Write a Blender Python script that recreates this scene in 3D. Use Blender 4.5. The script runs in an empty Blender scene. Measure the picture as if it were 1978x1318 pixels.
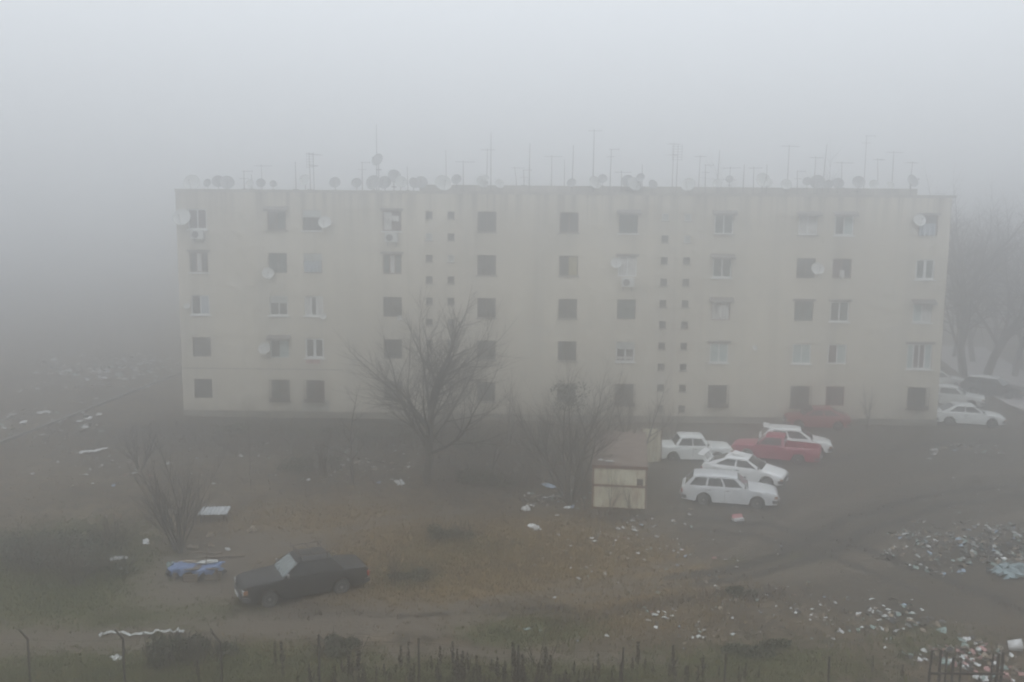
import bpy, math, random
from mathutils import Vector, Matrix
S = bpy.context.scene
COL = S.collection
rad = math.radians
rng = random.Random(11)
U = rng.uniform

# ------------------------------------------------------------------ camera
F, PW, PH = 1850.0, 1978.0, 1318.0
CAM_H, PITCH, ROLL = 13.60, 0.1357, 0.0089
cp, sp_, cr, sr = math.cos(PITCH), math.sin(PITCH), math.cos(ROLL), math.sin(ROLL)
FW = Vector((0, cp, -sp_)); UP0 = Vector((0, sp_, cp)); RT0 = Vector((1, 0, 0))
RT = RT0 * cr + UP0 * sr
UPV = UP0 * cr - RT0 * sr
CAMP = Vector((0, 0, CAM_H))
cd = bpy.data.cameras.new("camera"); co = bpy.data.objects.new("camera", cd); COL.objects.link(co)
M4 = Matrix.Identity(4)
for i in range(3):
    M4[i][0], M4[i][1], M4[i][2], M4[i][3] = RT[i], UPV[i], -FW[i], CAMP[i]
co.matrix_world = M4
cd.sensor_width = 36; cd.lens = 36 * F / PW; cd.clip_end = 3000; cd.clip_start = 0.1
S.camera = co

def ray(px, py):
    return (RT * (px - PW / 2) - UPV * (py - PH / 2) + FW * F)
def G(px, py, z=0.0):
    "where the sight line of a photo pixel meets the level z"
    d = ray(px, py); t = (z - CAM_H) / d.z
    return CAMP + d * t
def hgt(P, py):
    "height at plan position P that appears on photo row py"
    q = py - PH / 2; x, y = P[0], P[1]
    w = (F * (x * sr - cr * y * sp_) - q * y * cp) / (-q * sp_ + F * cr * cp)
    return w + CAM_H

# ------------------------------------------------------------------ helpers
def smooth(a, b, x):
    t = max(0.0, min(1.0, (x - a) / (b - a))); return t * t * (3 - 2 * t)
def terr(x, y):
    k = smooth(59.0, 55.0, y) * smooth(90, 60, abs(x))
    h = 0.07 * math.sin(x * .43 + 1.3) * math.sin(y * .37 + .4) + 0.05 * math.sin(x * .97 + y * .61) + 0.03 * math.sin(x * 2.1 - y * 1.7 + 2)
    return h * k
def GT(px, py):
    p = G(px, py); p.z = terr(p.x, p.y); return p

def tag(o, label=None, cat=None, group=None, kind=None):
    if label: o['label'] = label
    if cat: o['category'] = cat
    if group: o['group'] = group
    if kind: o['kind'] = kind
    return o
def empty(name, loc=(0, 0, 0), rz=0.0):
    o = bpy.data.objects.new(name, None); COL.objects.link(o); o.location = loc; o.rotation_euler = (0, 0, rz)
    o.empty_display_size = .3
    return o
def kids(o): return [c for c in bpy.data.objects if c.parent == o]
def copy_tree(o, parent=None):
    c = o.copy(); COL.objects.link(c)
    if parent: c.parent = parent
    for ch in KID.get(o.name, []):
        copy_tree(ch, c)
        KID.setdefault(c.name, [])
    return c
KID = {}

class MB:
    def __init__(s): s.v = []; s.f = []; s.m = []
    def add(s, vs, fs, mi=0):
        b = len(s.v); s.v += [tuple(p) for p in vs]
        for f in fs: s.f.append(tuple(b + i for i in f)); s.m.append(mi)
        return s
    def box(s, x0, x1, y0, y1, z0, z1, mi=0, M=None):
        vs = [Vector((x, y, z)) for z in (z0, z1) for y in (y0, y1) for x in (x0, x1)]
        if M: vs = [M @ p for p in vs]
        return s.add(vs, [(0, 2, 3, 1), (4, 5, 7, 6), (0, 1, 5, 4), (2, 6, 7, 3), (0, 4, 6, 2), (1, 3, 7, 5)], mi)
    def hexa(s, b, t, mi=0):
        "b, t: four corners below and above, counter-clockwise from above"
        return s.add(list(b) + list(t), [(3, 2, 1, 0), (4, 5, 6, 7), (0, 1, 5, 4), (1, 2, 6, 5), (2, 3, 7, 6), (3, 0, 4, 7)], mi)
    def tube(s, pts, radii, n=6, mi=0, cap=True):
        pts = [Vector(p) for p in pts]; vs = []; fs = []
        if not hasattr(radii, '__len__'): radii = [radii] * len(pts)
        d0 = (pts[1] - pts[0]).normalized()
        a = d0.cross(Vector((0, 0, 1)));
        if a.length < .05: a = d0.cross(Vector((1, 0, 0)))
        a.normalize()
        for i, p in enumerate(pts):
            d = (pts[min(i + 1, len(pts) - 1)] - pts[max(i - 1, 0)])
            if d.length < 1e-9: d = d0
            d.normalize(); a = a - d * a.dot(d)
            if a.length < 1e-6: a = d.orthogonal()
            a.normalize(); b = d.cross(a)
            for k in range(n):
                t = 2 * math.pi * k / n
                vs.append(p + (a * math.cos(t) + b * math.sin(t)) * radii[i])
        for i in range(len(pts) - 1):
            for k in range(n):
                k2 = (k + 1) % n
                fs.append((i * n + k, i * n + k2, (i + 1) * n + k2, (i + 1) * n + k))
        if cap and n > 3:
            fs.append(tuple(reversed(range(n)))); fs.append(tuple((len(pts) - 1) * n + k for k in range(n)))
        return s.add(vs, fs, mi)
    def lathe(s, prof, n=20, axis='z', mi=0, c=(0, 0, 0)):
        "prof: (radius, along) pairs"
        vs = []; fs = []; c = Vector(c)
        for r, h in prof:
            for k in range(n):
                t = 2 * math.pi * k / n
                p = (r * math.cos(t), r * math.sin(t), h) if axis == 'z' else (r * math.cos(t), h, r * math.sin(t))
                vs.append(c + Vector(p))
        for i in range(len(prof) - 1):
            for k in range(n):
                k2 = (k + 1) % n
                fs.append((i * n + k, i * n + k2, (i + 1) * n + k2, (i + 1) * n + k))
        fs.append(tuple(range(n))); fs.append(tuple((len(prof) - 1) * n + k for k in range(n)))
        return s.add(vs, fs, mi)
    def build(s, name, mats, parent=None, sm=None, fix=False):
        me = bpy.data.meshes.new(name); me.from_pydata(s.v, [], s.f)
        if not isinstance(mats, (list, tuple)): mats = [mats]
        for m in mats: me.materials.append(m)
        if len(mats) > 1: me.polygons.foreach_set('material_index', s.m)
        if fix:
            import bmesh
            bm = bmesh.new(); bm.from_mesh(me); bmesh.ops.recalc_face_normals(bm, faces=bm.faces); bm.to_mesh(me); bm.free()
        if sm:
            me.polygons.foreach_set('use_smooth', [True] * len(me.polygons))
            me.set_sharp_from_angle(angle=rad(sm))
        me.update()
        o = bpy.data.objects.new(name, me); COL.objects.link(o)
        if parent:
            o.parent = parent; KID.setdefault(parent.name, []).append(o)
        return o

# ------------------------------------------------------------------ materials
def mat(name, col, rough=.8, col2=None, sc=3.0, metal=0.0, bump=0.0, bsc=None, detail=5, stretch=(1, 1, 1), lo=.35, hi=.65, coat=0, spec=.5):
    m = bpy.data.materials.new(name); m.use_nodes = True
    nt = m.node_tree; N = nt.nodes; L = nt.links; b = N['Principled BSDF']
    b.inputs['Base Color'].default_value = (*col, 1); b.inputs['Roughness'].default_value = rough
    b.inputs['Metallic'].default_value = metal; b.inputs['Coat Weight'].default_value = coat
    b.inputs['Specular IOR Level'].default_value = spec
    if col2 or bump:
        tc = N.new('ShaderNodeTexCoord'); mp = N.new('ShaderNodeMapping'); mp.inputs['Scale'].default_value = stretch
        L.new(tc.outputs['Object'], mp.inputs['Vector'])
    if col2:
        n = N.new('ShaderNodeTexNoise'); n.inputs['Scale'].default_value = sc; n.inputs['Detail'].default_value = detail
        n.inputs['Roughness'].default_value = .65
        r = N.new('ShaderNodeValToRGB'); r.color_ramp.elements[0].position = lo; r.color_ramp.elements[1].position = hi
        r.color_ramp.elements[0].color = (*col, 1); r.color_ramp.elements[1].color = (*col2, 1)
        L.new(mp.outputs[0], n.inputs['Vector']); L.new(n.outputs['Fac'], r.inputs[0]); L.new(r.outputs[0], b.inputs['Base Color'])
    if bump:
        n2 = N.new('ShaderNodeTexNoise'); n2.inputs['Scale'].default_value = bsc or sc * 4; n2.inputs['Detail'].default_value = 4
        bp = N.new('ShaderNodeBump'); bp.inputs['Strength'].default_value = bump; bp.inputs['Distance'].default_value = .05
        L.new(mp.outputs[0], n2.inputs['Vector']); L.new(n2.outputs['Fac'], bp.inputs['Height']); L.new(bp.outputs[0], b.inputs['Normal'])
    return m

M = {}
M['trim'] = mat('grey_concrete', (.22, .21, .19), .9, (.13, .125, .115), 2, bump=.2)
M['roofing'] = mat('roof_felt', (.10, .10, .10), .9, (.15, .15, .145), 1.5)
M['parapet'] = mat('pale_parapet_render', (.34, .32, .28), .9, (.22, .21, .19), 1.5, stretch=(1, 1, .3))
M['white'] = mat('white_plastic', (.62, .64, .64), .5, (.5, .52, .52), 3)
M['brown'] = mat('brown_wood', (.07, .045, .035), .7, (.11, .07, .05), 4)
M['redwood'] = mat('red_wood', (.13, .05, .045), .7, (.18, .08, .07), 4)
M['glass'] = mat('dark_glass', (.018, .021, .022), .12, (.03, .033, .034), 1.5)
M['gglass'] = mat('green_glass', (.06, .09, .085), .2, (.035, .05, .048), 2)
M['rglass'] = mat('dim_red_pane', (.075, .035, .035), .25, (.04, .028, .028), 2.5)
M['kglass'] = mat('grey_pane', (.085, .085, .08), .4, (.05, .05, .05), 3)
M['curtain'] = mat('white_curtain', (.55, .55, .53), .9, (.30, .30, .30), 9, stretch=(1, 1, .15))
M['bcurtain'] = mat('blue_curtain', (.20, .25, .30), .9, (.30, .34, .38), 7, stretch=(1, 1, .2))
M['tcurtain'] = mat('teal_curtain', (.22, .30, .30), .9, (.34, .40, .39), 7, stretch=(1, 1, .2))
M['ycurtain'] = mat('yellow_board', (.24, .21, .09), .8, (.18, .15, .07), 4)
M['shutter'] = mat('pale_shutter', (.36, .38, .37), .7, (.27, .29, .28), 18, stretch=(.1, .1, 1))
M['awning'] = mat('weathered_awning', (.11, .10, .095), .8, (.17, .16, .15), 4)
M['iron'] = mat('dark_iron', (.035, .03, .028), .7, (.07, .045, .03), 12)
M['dish'] = mat('dish_grey_paint', (.42, .43, .42), .5, (.34, .35, .34), 5)
M['dishdark'] = mat('dish_weathered', (.17, .175, .18), .6, (.26, .26, .26), 5)
M['alu'] = mat('aerial_metal', (.13, .125, .12), .6, (.18, .16, .15), 6)
M['acwhite'] = mat('unit_casing', (.5, .52, .5), .5, (.42, .43, .42), 4)
M['acdark'] = mat('unit_grille', (.06, .06, .06), .7)
M['bark'] = mat('bark', (.045, .037, .03), .95, (.075, .064, .052), 6, bump=.5, stretch=(1, 1, .25))
M['twig'] = mat('twigs', (.042, .036, .03), .95, (.062, .053, .044), 3)
M['twig_red'] = mat('reddish_twigs', (.060, .043, .034), .95, (.085, .065, .05), 3)
M['tyre'] = mat('tyre_rubber', (.018, .018, .018), .9, (.03, .028, .025), 8)
M['rim'] = mat('wheel_rim', (.34, .34, .33), .5, (.2, .195, .19), 10)
M['cglass'] = mat('car_glass', (.012, .014, .015), .06, (.02, .022, .022), 2)
M['cglass_pale'] = mat('car_glass_glare', (.10, .13, .13), .05, (.07, .09, .09), 3, spec=.9, coat=.6)  # sky glare on the screens painted in as a paler base colour
M['lamp'] = mat('headlamp_glass', (.45, .46, .45), .15, (.35, .36, .35), 10)
M['amber'] = mat('amber_lens', (.26, .11, .035), .3)
M['redlens'] = mat('red_lens', (.28, .015, .012), .25)
M['bumper'] = mat('bumper_plastic', (.03, .03, .031), .6, (.05, .05, .05), 6)
M['chrome'] = mat('bumper_metal', (.4, .4, .4), .3, (.3, .3, .3), 6, metal=.8)
def paint(n, c, d=.75, rough=.32, coat=.35):
    return mat(n, c, rough, tuple(k * d for k in c), 1.6, coat=coat, lo=.4, hi=.75)
M['p_black'] = mat('black_paint', (.006, .006, .007), .45, (.012, .012, .012), 2, coat=.12, spec=.3)
M['p_silver'] = paint('silver_paint', (.50, .52, .53), .82)
M['p_white'] = paint('white_paint', (.72, .74, .74), .85)
M['p_white2'] = paint('cream_white_paint', (.66, .69, .68), .8)
M['p_red'] = paint('red_paint', (.27, .008, .045), .75)
M['p_dred'] = paint('dull_red_paint', (.21, .02, .03), .7)
M['container'] = mat('yellowed_sheet_metal', (.50, .48, .36), .8, (.27, .195, .13), 1.6, bump=.25, lo=.44, hi=.72, stretch=(1, 1, .5), detail=7)
M['rust'] = mat('rust', (.17, .07, .04), .9, (.085, .045, .035), 4, bump=.3)
M['roofrust'] = mat('rusty_roof_sheet', (.165, .125, .10), .9, (.10, .07, .055), 1.3, bump=.3)
M['blue'] = mat('blue_tarpaulin', (.075, .125, .25), .6, (.13, .18, .29), 4, bump=.4)
M['ltblue'] = mat('pale_blue_sheet', (.24, .32, .34), .6, (.13, .17, .18), 5, bump=.4)
M['wood'] = mat('weathered_board', (.16, .125, .09), .9, (.10, .08, .06), 5)
M['palemetal'] = mat('pale_sheet_metal', (.34, .36, .37), .5, (.25, .27, .28), 5)
M['rusty'] = mat('rusted_post', (.036, .026, .023), .9, (.024, .019, .017), 7, bump=.3)
M['wire'] = mat('rusty_wire', (.06, .05, .045), .8)
M['litter'] = mat('pale_plastic', (.46, .47, .46), .7, (.30, .31, .30), 6)
M['mudclod'] = mat('trodden_mud', (.07, .06, .05), .95, (.05, .044, .036), 6)
M['litter_w'] = mat('white_plastic_film', (.58, .59, .59), .7, (.34, .34, .33), 5)
M['litter_b'] = mat('brown_card', (.22, .18, .13), .9, (.16, .13, .1), 6)
M['litter_p'] = mat('faded_pink_cloth', (.36, .2, .19), .9, (.26, .15, .14), 5)
M['litter_l'] = mat('faded_blue_plastic', (.25, .32, .42), .6, (.2, .26, .32), 5)
M['litter_g'] = mat('grey_green_plastic', (.2, .26, .24), .7, (.15, .2, .18), 5)
M['darkcloth'] = mat('dark_cloth', (.035, .035, .037), .95, (.055, .052, .05), 6, bump=.4)
M['leaf'] = mat('dull_leaves', (.032, .040, .022), .9, (.055, .058, .032), 1.5)
M['ivy'] = mat('ivy_leaves', (.022, .032, .02), .8, (.038, .045, .028), 2)
M['bramble'] = mat('bramble_leaves', (.034, .055, .034), .9, (.055, .06, .038), 1.2)
M['weed'] = mat('dead_stalk', (.022, .017, .014), .95, (.045, .03, .024), 5)
M['weedtan'] = mat('dry_stalk', (.11, .085, .055), .95, (.07, .055, .04), 5)
M['kerb'] = mat('worn_kerb_concrete', (.13, .125, .115), .9, (.08, .077, .07), 2.5, bump=.3)
M['asphalt'] = mat('worn_asphalt', (.055, .057, .058), .9, (.085, .086, .086), 1.1, bump=.3, bsc=20)
M['paleroad'] = mat('pale_track', (.42, .40, .40), .9, (.30, .285, .28), .7, bump=.2)
M['cloth_red'] = mat('red_washing', (.32, .10, .11), .9, (.42, .25, .25), 5)

# wall plaster: beige with broad patches, run-off streaks and horizontal panel joints
def wall_mat():
    m = bpy.data.materials.new('stained_plaster'); m.use_nodes = True
    nt = m.node_tree; N = nt.nodes; L = nt.links; b = N['Principled BSDF']; b.inputs['Roughness'].default_value = .92
    b.inputs['Specular IOR Level'].default_value = .2
    tc = N.new('ShaderNodeTexCoord')
    def noise(scale, st, detail=4, rough=.6):
        mp = N.new('ShaderNodeMapping'); mp.inputs['Scale'].default_value = st
        n = N.new('ShaderNodeTexNoise'); n.inputs['Scale'].default_value = scale; n.inputs['Detail'].default_value = detail; n.inputs['Roughness'].default_value = rough
        L.new(tc.outputs['Object'], mp.inputs[0]); L.new(mp.outputs[0], n.inputs['Vector']); return n.outputs['Fac']
    def rng_(src, a, b_, lo=0, hi=1):
        r = N.new('ShaderNodeMapRange'); r.inputs[1].default_value = a; r.inputs[2].default_value = b_
        r.inputs[3].default_value = lo; r.inputs[4].default_value = hi; L.new(src, r.inputs[0]); return r.outputs[0]
    def mix(fac, a, b_):
        x = N.new('ShaderNodeMix'); x.data_type = 'RGBA'; L.new(fac, x.inputs[0])
        for s_, i in ((a, 6), (b_, 7)):
            if isinstance(s_, tuple): x.inputs[i].default_value = (*s_, 1)
            else: L.new(s_, x.inputs[i])
        return x.outputs[2]
    def mul(a, b_):
        x = N.new('ShaderNodeMath'); x.operation = 'MULTIPLY'; L.new(a, x.inputs[0])
        if isinstance(b_, float): x.inputs[1].default_value = b_
        else: L.new(b_, x.inputs[1])
        return x.outputs[0]
    big = rng_(noise(.12, (1, 1, 1), 3), .38, .62)
    c = mix(big, (.40, .37, .31), (.475, .44, .365))
    warm = rng_(noise(.35, (1, 1, .6), 4), .5, .7)
    c = mix(mul(warm, .6), c, (.40, .385, .34))
    band = rng_(noise(.9, (1, 1, .05), 3), .5, .75)
    c = mix(mul(band, .45), c, (.31, .30, .265))
    sep = N.new('ShaderNodeSeparateXYZ'); L.new(tc.outputs['Object'], sep.inputs[0])
    top = rng_(sep.outputs['Z'], 12.2, 14.5)
    streak = rng_(noise(2.2, (1, 1, .04), 4), .44, .66)
    c = mix(mul(mul(streak, top), .9), c, (.15, .14, .125))
    lower = rng_(noise(1.1, (1, 1, .03), 5), .55, .72)
    c = mix(mul(lower, .35), c, (.25, .235, .205))
    blot = rng_(noise(.55, (1, 1, .8), 6, .7), .55, .68)
    c = mix(mul(blot, .35), c, (.30, .29, .26))
    base = rng_(sep.outputs['Z'], 1.1, 0.0)
    damp = rng_(noise(1.3, (1, 1, .5), 4), .35, .6)
    c = mix(mul(mul(damp, base), .8), c, (.17, .155, .13))
    # panel joint lines
    fine = noise(25, (1, 1, 1), 4)
    c = mix(mul(rng_(fine, .45, .7), .25), c, (.285, .27, .23))
    L.new(c, b.inputs['Base Color'])
    bp = N.new('ShaderNodeBump'); bp.inputs['Strength'].default_value = .25; bp.inputs['Distance'].default_value = .02
    L.new(fine, bp.inputs['Height']); L.new(bp.outputs[0], b.inputs['Normal'])
    return m
M['wall'] = wall_mat()

def ground_mat():
    m = bpy.data.materials.new('rough_ground'); m.use_nodes = True
    nt = m.node_tree; N = nt.nodes; L = nt.links; b = N['Principled BSDF']; b.inputs['Roughness'].default_value = .95
    b.inputs['Specular IOR Level'].default_value = .15
    tc = N.new('ShaderNodeTexCoord')
    def noise(scale, detail=6, st=(1, 1, 1), rot=0):
        mp = N.new('ShaderNodeMapping'); mp.inputs['Scale'].default_value = st; mp.inputs['Rotation'].default_value = (0, 0, rot)
        n = N.new('ShaderNodeTexNoise'); n.inputs['Scale'].default_value = scale; n.inputs['Detail'].default_value = detail; n.inputs['Roughness'].default_value = .65
        L.new(tc.outputs['Object'], mp.inputs[0]); L.new(mp.outputs[0], n.inputs['Vector']); return n.outputs['Fac']
    def rng_(src, a, b_):
        r = N.new('ShaderNodeMapRange'); r.inputs[1].default_value = a; r.inputs[2].default_value = b_; L.new(src, r.inputs[0]); return r.outputs[0]
    def op(o, a, b_):
        x = N.new('ShaderNodeMath'); x.operation = o
        for i, s_ in ((0, a), (1, b_)):
            if isinstance(s_, float): x.inputs[i].default_value = s_
            else: L.new(s_, x.inputs[i])
        return x.outputs[0]
    def mix(fac, a, b_):
        x = N.new('ShaderNodeMix'); x.data_type = 'RGBA'; L.new(fac, x.inputs[0])
        for s_, i in ((a, 6), (b_, 7)):
            if isinstance(s_, tuple): x.inputs[i].default_value = (*s_, 1)
            else: L.new(s_, x.inputs[i])
        return x.outputs[2]
    def attr(n):
        a = N.new('ShaderNodeAttribute'); a.attribute_name = n; return a.outputs['Fac']
    n1 = noise(.35); n2 = noise(1.6); n3 = noise(7.0); n4 = noise(.8, 5, (1, 3.2, 1), .45)
    c = mix(rng_(n1, .38, .62), (.062, .047, .032), (.122, .095, .065))
    c = mix(op('MULTIPLY', rng_(n2, .46, .62), .8), c, (.034, .031, .024))
    def region(name, col_a, col_b, nn, sharp=.25):
        nonlocal c
        w = op('ADD', attr(name), op('MULTIPLY', op('SUBTRACT', nn, .5), 1.5))
        w = rng_(w, .5 - sharp, .5 + sharp)
        c = mix(op('MULTIPLY', w, .92), c, mix(rng_(n3, .35, .65), col_a, col_b))
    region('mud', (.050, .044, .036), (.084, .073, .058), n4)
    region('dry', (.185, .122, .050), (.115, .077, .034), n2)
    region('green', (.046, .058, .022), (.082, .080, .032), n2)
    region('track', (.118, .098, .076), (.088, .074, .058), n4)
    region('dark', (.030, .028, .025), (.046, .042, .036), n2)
    c = mix(op('MULTIPLY', rng_(n3, .55, .75), .45), c, (.13, .115, .09))
    L.new(c, b.inputs['Base Color'])
    bp = N.new('ShaderNodeBump'); bp.inputs['Strength'].default_value = .6; bp.inputs['Distance'].default_value = .12
    L.new(op('ADD', n3, op('MULTIPLY', n4, 1.2)), bp.inputs['Height']); L.new(bp.outputs[0], b.inputs['Normal'])
    return m
M['ground'] = ground_mat()

# ------------------------------------------------------------------ ground regions (plan-view soft ellipses)
def ell(px, py, rx, ry, w=1.0, rot=0.0):
    c = G(px, py); a = (G(px + rx, py) - G(px - rx, py)).length / 2; b = abs(G(px, py - ry).y - G(px, py + ry).y) / 2
    return (c.x, c.y, a, b, w, rot)
REG = {
 'green': [ell(80, 1130, 260, 70), ell(100, 1060, 160, 50), ell(330, 1190, 160, 40, .8), ell(300, 1290, 420, 50, .9), ell(1020, 1215, 130, 26, .95),
           ell(1000, 1310, 420, 40, .8), ell(1450, 1290, 250, 40, .7), ell(790, 1110, 70, 25, .7), ell(1800, 1240, 120, 40, .5), ell(1530, 1090, 160, 25, .4), ell(900, 1060, 120, 30, .45)],
 'dry': [ell(950, 1080, 330, 75), ell(1150, 1110, 250, 60, .8), ell(640, 1010, 220, 40, .55), ell(1200, 1190, 200, 40, .45), ell(420, 1250, 200, 30, .3), ell(1130, 1015, 120, 25, .5)],
 'mud': [ell(1650, 960, 420, 130), ell(1800, 880, 400, 70), ell(1500, 1080, 260, 50, .75), ell(1800, 1150, 240, 60, .7), ell(500, 880, 500, 40, .5)],
 'track': [ell(380, 1120, 130, 55, .85), ell(600, 1205, 280, 26, .9), ell(250, 1225, 300, 22, .8), ell(900, 1172, 160, 18, .7), ell(1180, 1130, 200, 14, .6), ell(1420, 1105, 160, 10, .5), ell(520, 1050, 130, 30, .7), ell(950, 1262, 200, 10, .5)],
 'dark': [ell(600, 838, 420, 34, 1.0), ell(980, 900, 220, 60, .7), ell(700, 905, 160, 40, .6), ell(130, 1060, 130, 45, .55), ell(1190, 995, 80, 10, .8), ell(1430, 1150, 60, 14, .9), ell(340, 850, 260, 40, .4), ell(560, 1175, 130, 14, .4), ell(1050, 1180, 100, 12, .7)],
}
def pline(pts, w, amt):
    return ([G(*p) for p in pts], w, amt)
LINES = {
 'track': [pline([(-60, 1240), (350, 1218), (600, 1200), (900, 1172), (1180, 1128), (1430, 1102), (1600, 1092), (1760, 1048), (1990, 990)], .45, .75),
           pline([(-60, 1262), (350, 1240), (620, 1222), (930, 1192), (1210, 1144), (1450, 1116), (1640, 1106), (1800, 1066), (2000, 1016)], .4, .7),
           pline([(420, 1060), (560, 1040), (720, 1010), (900, 985)], .6, .6), pline([(1990, 905), (1750, 930), (1560, 985), (1430, 1060), (1200, 1110)], .4, .6),
           pline([(760, 1262), (950, 1255), (1100, 1268), (1300, 1280)], .35, .7)],
 'dark': [pline([(1990, 935), (1800, 955), (1640, 1000), (1500, 1075), (1300, 1118)], .35, .85), pline([(1990, 958), (1830, 975), (1690, 1018), (1560, 1085), (1350, 1128)], .3, .8),
          pline([(1330, 1000), (1480, 1010), (1640, 1050), (1800, 1110), (1990, 1180)], .35, .8), pline([(1310, 1020), (1450, 1032), (1600, 1072), (1760, 1140)], .3, .7),
          pline([(1560, 900), (1700, 870), (1850, 850), (2000, 850)], .4, .7), pline([(560, 1188), (800, 1190), (1050, 1160)], .28, .6), pline([(1080, 1205), (1230, 1170), (1500, 1140)], .5, .6)],
}
def regw(name, x, y):
    t = 0.0
    for P, w, amt in LINES.get(name, ()):
        for a, b in zip(P, P[1:]):
            if y < min(a.y, b.y) - 2 or y > max(a.y, b.y) + 2: continue
            dx, dy = b.x - a.x, b.y - a.y
            q = max(0, min(1, ((x - a.x) * dx + (y - a.y) * dy) / (dx * dx + dy * dy)))
            d = math.hypot(x - a.x - dx * q, y - a.y - dy * q)
            if d < w * 1.6: t = max(t, amt * smooth(1.6, .5, d / w))
    for cx, cy, a, b, w, r in REG[name]:
        d = ((x - cx) / a) ** 2 + ((y - cy) / b) ** 2
        if d < 4: t = max(t, w * smooth(1.9, .25, math.sqrt(d)))
    return t

def axis(parts):
    out = []
    for a, b, s in parts:
        n = max(1, round((b - a) / s)); out += [a + (b - a) * i / n for i in range(n)]
    out.append(parts[-1][1]); return out
gx = axis([(-340, -120, 40), (-120, -40, 6), (-40, 40, .3), (40, 120, 6), (120, 340, 40)])
gy = axis([(-20, 20, 8), (20, 66, .3), (66, 130, 4), (130, 340, 30)])
mb = MB(); nx = len(gx)
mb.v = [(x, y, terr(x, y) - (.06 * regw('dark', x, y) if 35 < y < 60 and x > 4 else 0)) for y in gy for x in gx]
mb.f = [(j * nx + i, j * nx + i + 1, (j + 1) * nx + i + 1, (j + 1) * nx + i) for j in range(len(gy) - 1) for i in range(nx - 1)]
mb.m = [0] * len(mb.f)
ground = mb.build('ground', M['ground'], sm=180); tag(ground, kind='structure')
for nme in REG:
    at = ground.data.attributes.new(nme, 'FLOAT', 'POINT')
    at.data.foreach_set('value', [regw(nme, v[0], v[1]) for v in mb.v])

# ------------------------------------------------------------------ road beside the block, kerb, far pale road
def strip(name, pts_px, w0, w1, z, m, h=0.0):
    "flat strip along a line of ground points, offset w0..w1 to the left of its direction"
    P = [G(*p) for p in pts_px]; mb = MB(); n = len(P); top = []
    for i, p in enumerate(P):
        d = (P[min(i + 1, n - 1)] - P[max(i - 1, 0)]); d.z = 0; d.normalize(); q = Vector((-d.y, d.x, 0))
        top += [p + q * w0 + Vector((0, 0, z)), p + q * w1 + Vector((0, 0, z))]
    vs = top + [v - Vector((0, 0, z + .1)) for v in top]; k = len(top)
    fs = []
    for i in range(n - 1):
        a = 2 * i
        fs += [(a, a + 2, a + 3, a + 1), (k + a + 2, a + 2, a, k + a), (a + 1, a + 3, k + a + 3, k + a + 1)]
    fs += [(0, 1, k + 1, k), (2 * n - 1, 2 * n - 2, k + 2 * n - 2, k + 2 * n - 1)]
    mb.add(vs, fs); return tag(mb.build(name, m, fix=True), kind='structure')
kl = [(-420, 1010), (-150, 915), (20, 852), (120, 814), (210, 778), (290, 746), (338, 727), (420, 690), (520, 640)]
strip('kerb', kl, .0, .3, .16, M['kerb'])
strip('road', kl, .31, 8.6, .02, M['ground'])
rl = [(2250, 880), (2100, 825), (1978, 782), (1925, 752), (1880, 722), (1850, 700), (1810, 668)]
strip('path', rl, -4.5, 1.2, .05, M['paleroad'])

# ------------------------------------------------------------------ apartment block
D0, TH = 61.30, -0.0174
ORG = Vector((0, D0, 0)); EX = Vector((math.cos(TH), math.sin(TH), 0)); EN = Vector((-math.sin(TH), math.cos(TH), 0))
def fac(px, py, Y=0.0):
    "facade coordinates (X along the wall, Z up) under a photo pixel"
    d = ray(px, py); o = ORG + EN * Y
    t = (o - CAMP).dot(EN) / d.dot(EN); p = CAMP + d * t
    return (p - ORG).dot(EX), p.z
def W3(X, Y, Z): return ORG + EX * X + EN * Y + Vector((0, 0, Z))
XL, XR, ZR, DEP = -21.53, 27.56, 14.60, 11.5
SP, ZB = 2.75, 1.86
CX = dict(A=-20.18, B=-15.09, C=-12.82, D=-7.715, F=-1.663, G=3.565, H=7.32, J=13.354, K=18.656, L=20.932, M=26.179)
bld = empty('apartment_block', ORG, TH)
tag(bld, 'long five storey beige apartment block with flat roof full of aerials', 'apartment building')
BW, BH = 1.2, 1.28
SW, SH_ = .44, .46
ST = {
'A': [('rr','w','w',''), ('dcd','b','w','L'), ('db','w','w',''), ('k','n','',''), ('d','n','','')],
'B': [('kg','b','g','A'), ('gg','n','',''), ('dd','w','w','S'), ('dt','t','','A'), ('gk','n','','G')],
'C': [('dd','n','w','S'), ('bb','b','','S'), ('cdc','w','w',''), ('dd','W','w',''), ('dr','n','','G')],
'D': [('cr','b','w','L'), ('gcg','b','','L'), ('dd','n','',''), ('d','n','',''), ('k','n','','')],
'F': [('dd','n','n',''), ('dd','n','n',''), ('dd','n','n',''), ('dd','n','n',''), ('d','n','n','')],
'G': [('dd','b','n',''), ('dy','n','n',''), ('dd','n','n',''), ('dd','n','n',''), ('d','n','','')],
'H': [('gg','n','w','A'), ('cc','w','','L'), ('g','n','',''), ('dk','w','w','S'), ('k','n','','G')],
'J': [('gg','w','g','A'), ('gg','w','w','A'), ('cc','r','','A'), ('tt','w','w','L'), ('d','n','','G')],
'K': [('cc','w','g','A'), ('dd','n','',''), ('gg','n','','L'), ('tt','w','w',''), ('k','n','','G')],
'L': [('dt','w','w','A'), ('rd','b','',''), ('dg','w','w','L'), ('rt','w','',''), ('r','r','','')],
'M': [('gk','b','','L'), ('gg','W','w',''), ('tc','w','w','A'), ('trrt','w','w','L'), ('d','n','','G')],
}
PM = dict(d='glass', r='rglass', c='curtain', g='gglass', b='bcurtain', y='ycurtain', t='tcurtain', k='kglass')
FM = dict(w='white', W='white', b='brown', r='redwood', n='iron', t='tcurtain')
openings = []
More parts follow.
